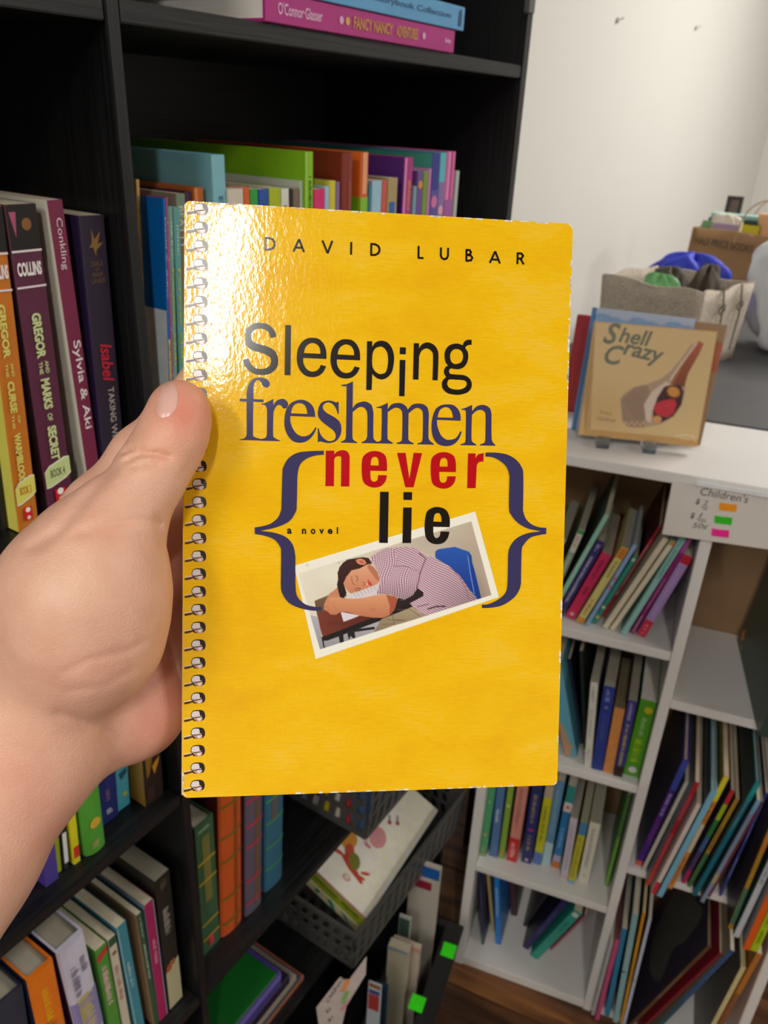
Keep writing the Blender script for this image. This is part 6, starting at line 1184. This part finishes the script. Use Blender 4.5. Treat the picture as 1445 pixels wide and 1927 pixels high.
lm = stacked('picture book with a lime green spine and black script in the lower basket', .0066, .0185, '#8A9A22', '#5A2A20', [('text', 'fantastically', .06, .58, '#2C3414', .32, .02, .38), ('text', 'oliver', .64, .94, '#2C3414', .32, .02, .38)], (.004, .0), vlen=.24)
cm = stacked('cream picture book with teal brush marks at the bottom of the stack', .0256, .0145, '#BEB48C', '#8A8468', [('poly', [(.1, .12), (.6, .1), (.7, .17), (.3, .22), (.1, .2)], '#1E7C74'), ('poly', [(.05, .55), (.3, .5), (.95, .62), (.9, .68), (.4, .62)], '#1E7C74'), ('poly', [(.1, .7), (.9, .86), (.85, .9), (.2, .8)], '#2A8478'), ('dot', .36, '#1E7468', .25, .45, 1.3)], (.008, .0), vlen=.235)
# ------------------------------------------------------------------ crate on the floor with magazines
rz_ = -1.22
c0 = on_z(873, 1745, rz_); Aq, Bq = FC.A, FC.B
ck = empty('crate', 'black crate on the floor with two bright green stickers on its rim', 'crate', None, m4(Aq, Bq, (0, 0, 1), (c0[0], c0[1], -H))); hz = rz_ + H; wq, dq = .098, .28
bkm = mat('#151515', .5)
for nm_, lo, hi in (('side_wall', (-.026, -dq, 0), (-.022, 0, hz - .005)), ('side_wall', (-wq, -dq, 0), (-wq + .004, 0, hz - .005)), ('side_wall', (-wq + .0042, -.004, 0), (-.0262, 0, hz - .005)), ('side_wall', (-wq + .0042, -dq, 0), (-.0262, -dq + .004, hz - .005)), ('base', (-wq + .0042, -dq + .0042, 0), (-.0262, -.0042, .004))):
    b = MB(); b.box(lo, hi); b.obj(nm_, bkm, ck, .0008)
b = MB(); b.box((-.030, -dq - .003, hz - .005), (0, .003, hz)); b.box((-wq - .003, -dq - .003, hz - .005), (-wq + .006, .003, hz)); b.box((-wq + .006, -.010, hz - .005), (-.030, .003, hz)); b.box((-wq + .006, -dq - .003, hz - .005), (-.030, -dq + .008, hz)); b.obj('rim', mat('#1E1D1C', .45), ck, .0015)
mi = ck.matrix_world.inverted()
for k, (px, py) in enumerate(((848, 1790), (785, 1888))):
    q = mi @ Vector(tuple(on_z(px, py, rz_))); b = MB(); b.box((-.011, -.0125, 0), (.011, .0125, .0006)); o = b.obj('sticker', mat('#35E410', .5), ck, .0002); o.location = (min(q.x, -.0125), q.y, hz); o['label'] = 'bright green square sticker'
FQ = Frame((c0[0], c0[1], 0), Aq, Bq)
GM = 'booklets and cards in the floor crate'
def upright(lab, nm_, cat_, boff, tl, tr, th, col, prs=(), zbot=-H + .0045, tiltx=0.0, rough=.5):
    a0, z0_ = FQ.rb(tl, boff); a1, z1_ = FQ.rb(tr, boff); a0 = max(a0, -wq + .0046); a1 = min(max(a1, a0 + .02), -.0265); h = max(z0_, z1_) - zbot
    r = empty(nm_, lab, cat_, GM, m4(Aq, Bq, (0, 0, 1), FQ.P(a0, boff, zbot)))
    b = MB(); b.box((0, 0, 0), (a1 - a0, th, h)); b.obj('cover', mat(col, rough, 'plain', 25, .04), r, .0008)
    for k, (x0, x1_, f0, f1, c) in enumerate(prs): b = MB(); w_ = a1 - a0; b.box((w_ * x0, -.0006 - .0003 * k, h - f1), (w_ * x1_, -.0002, h - f0)); b.obj('print', mat(c, .4, 'plain', 60, .1), r)
    return r, a1 - a0, h
upright('white booklet with blue heading band and a red oval in the floor crate', 'booklet', 'book', -.030, (762, 1612), (829, 1648), .006, '#B5ADA2', [(.08, .97, .006, .030, '#1458A0'), (.15, .75, .040, .058, '#8A1C3C')])
upright('small framed green picture card in the floor crate', 'picture_card', 'card', -.075, (738, 1716), (771, 1733), .004, '#A8ACA4', [(.06, .9, .006, .045, '#3C5448')])
upright('pink edged wad of papers in the floor crate', 'paper_stack', 'papers', -.105, (712, 1758), (790, 1792), .010, '#B8A898', [(.0, 1, .0, .010, '#C08A80')])
upright('cream papers at the front of the floor crate', 'paper_stack', 'papers', -.128, (700, 1768), (768, 1798), .016, '#ACA48E', [(.0, .95, .0, .006, '#7C8C98')])
upright('navy plastic folder leaning in the floor crate', 'folder', 'folder', -.185, (700, 1850), (726, 1868), .008, '#1E3448')
upright('booklet with a red balloon picture in the floor crate', 'booklet', 'book', -.215, (668, 1838), (706, 1858), .004, '#A8B0B4', [(.1, .95, .0, .008, '#8A5A30'), (.1, .9, .014, .022, '#38407C'), (.1, .9, .024, .058, '#9C3430')])
# folded price card hung over the basket rack
nzp = .335
def dp(p, z=nzp): return at_depth(p[0], p[1], z)
tc_ = empty('price_card', 'folded white card lettered Children\'s hanging on the corner of the lower basket', 'sign', None, Matrix.Translation(tuple(on_x(650, 1835, -.377))))
CP0 = on_x(650, 1835, -.377); CPN = nrm([-.45, .85, .12])
dcard = lambda px, py: on_plane(px, py, CP0, CPN)
inv = tc_.matrix_world.inverted()
def cardpoly(pts, m, lift=0.0, nm_='card', th=.0008, **kw):
    P = [dcard(*p) * (1 - lift) for p in pts]; back = nrm(dcard(640, 1860)) * th
    b = MB(); b.prism([tuple(inv @ Vector(tuple(q))) for q in P], tuple(back)); return b.obj(nm_, m, tc_, **kw)
cardpoly([(595, 1896), (640, 1838), (655, 1846), (690, 1799), (688, 1834), (652, 1893), (636, 1960), (604, 1960)], mat('#D0C2BC', .6))
b = MB()
v, f, ar = text_geo("Children's", .0, .2); P0, P1, hv = np.array([617, 1888.]), np.array([648, 1842.]), np.array([-5, -6.])
b.add([tuple(inv @ Vector(tuple(dcard(*(P0 + (P1 - P0) * q[0] + hv * q[1])) * .9985))) for q in v], f)
for s_, P0, P1 in (('$2', (616, 1908), (624, 1900)), ('$1', (620, 1925), (628, 1916))):
    v, f, ar = text_geo(s_, .0, 0); P0, P1 = np.array(P0, float), np.array(P1, float); b.add([tuple(inv @ Vector(tuple(dcard(*(P0 + (P1 - P0) * q[0] + hv * .8 * q[1])) * .9985))) for q in v], f)
b.obj('lettering', mat('#5A5050', .6), tc_)
for c, pts in (('#F09A50', [(640, 1868), (652, 1842), (660, 1844), (648, 1866)]), ('#7CC060', [(641, 1888), (650, 1866), (657, 1866), (648, 1888)]), ('#E888A8', [(640, 1902), (652, 1884), (657, 1880), (646, 1902)])): cardpoly(pts, mat(c, .6), .0015, 'highlighter_mark', .0003)
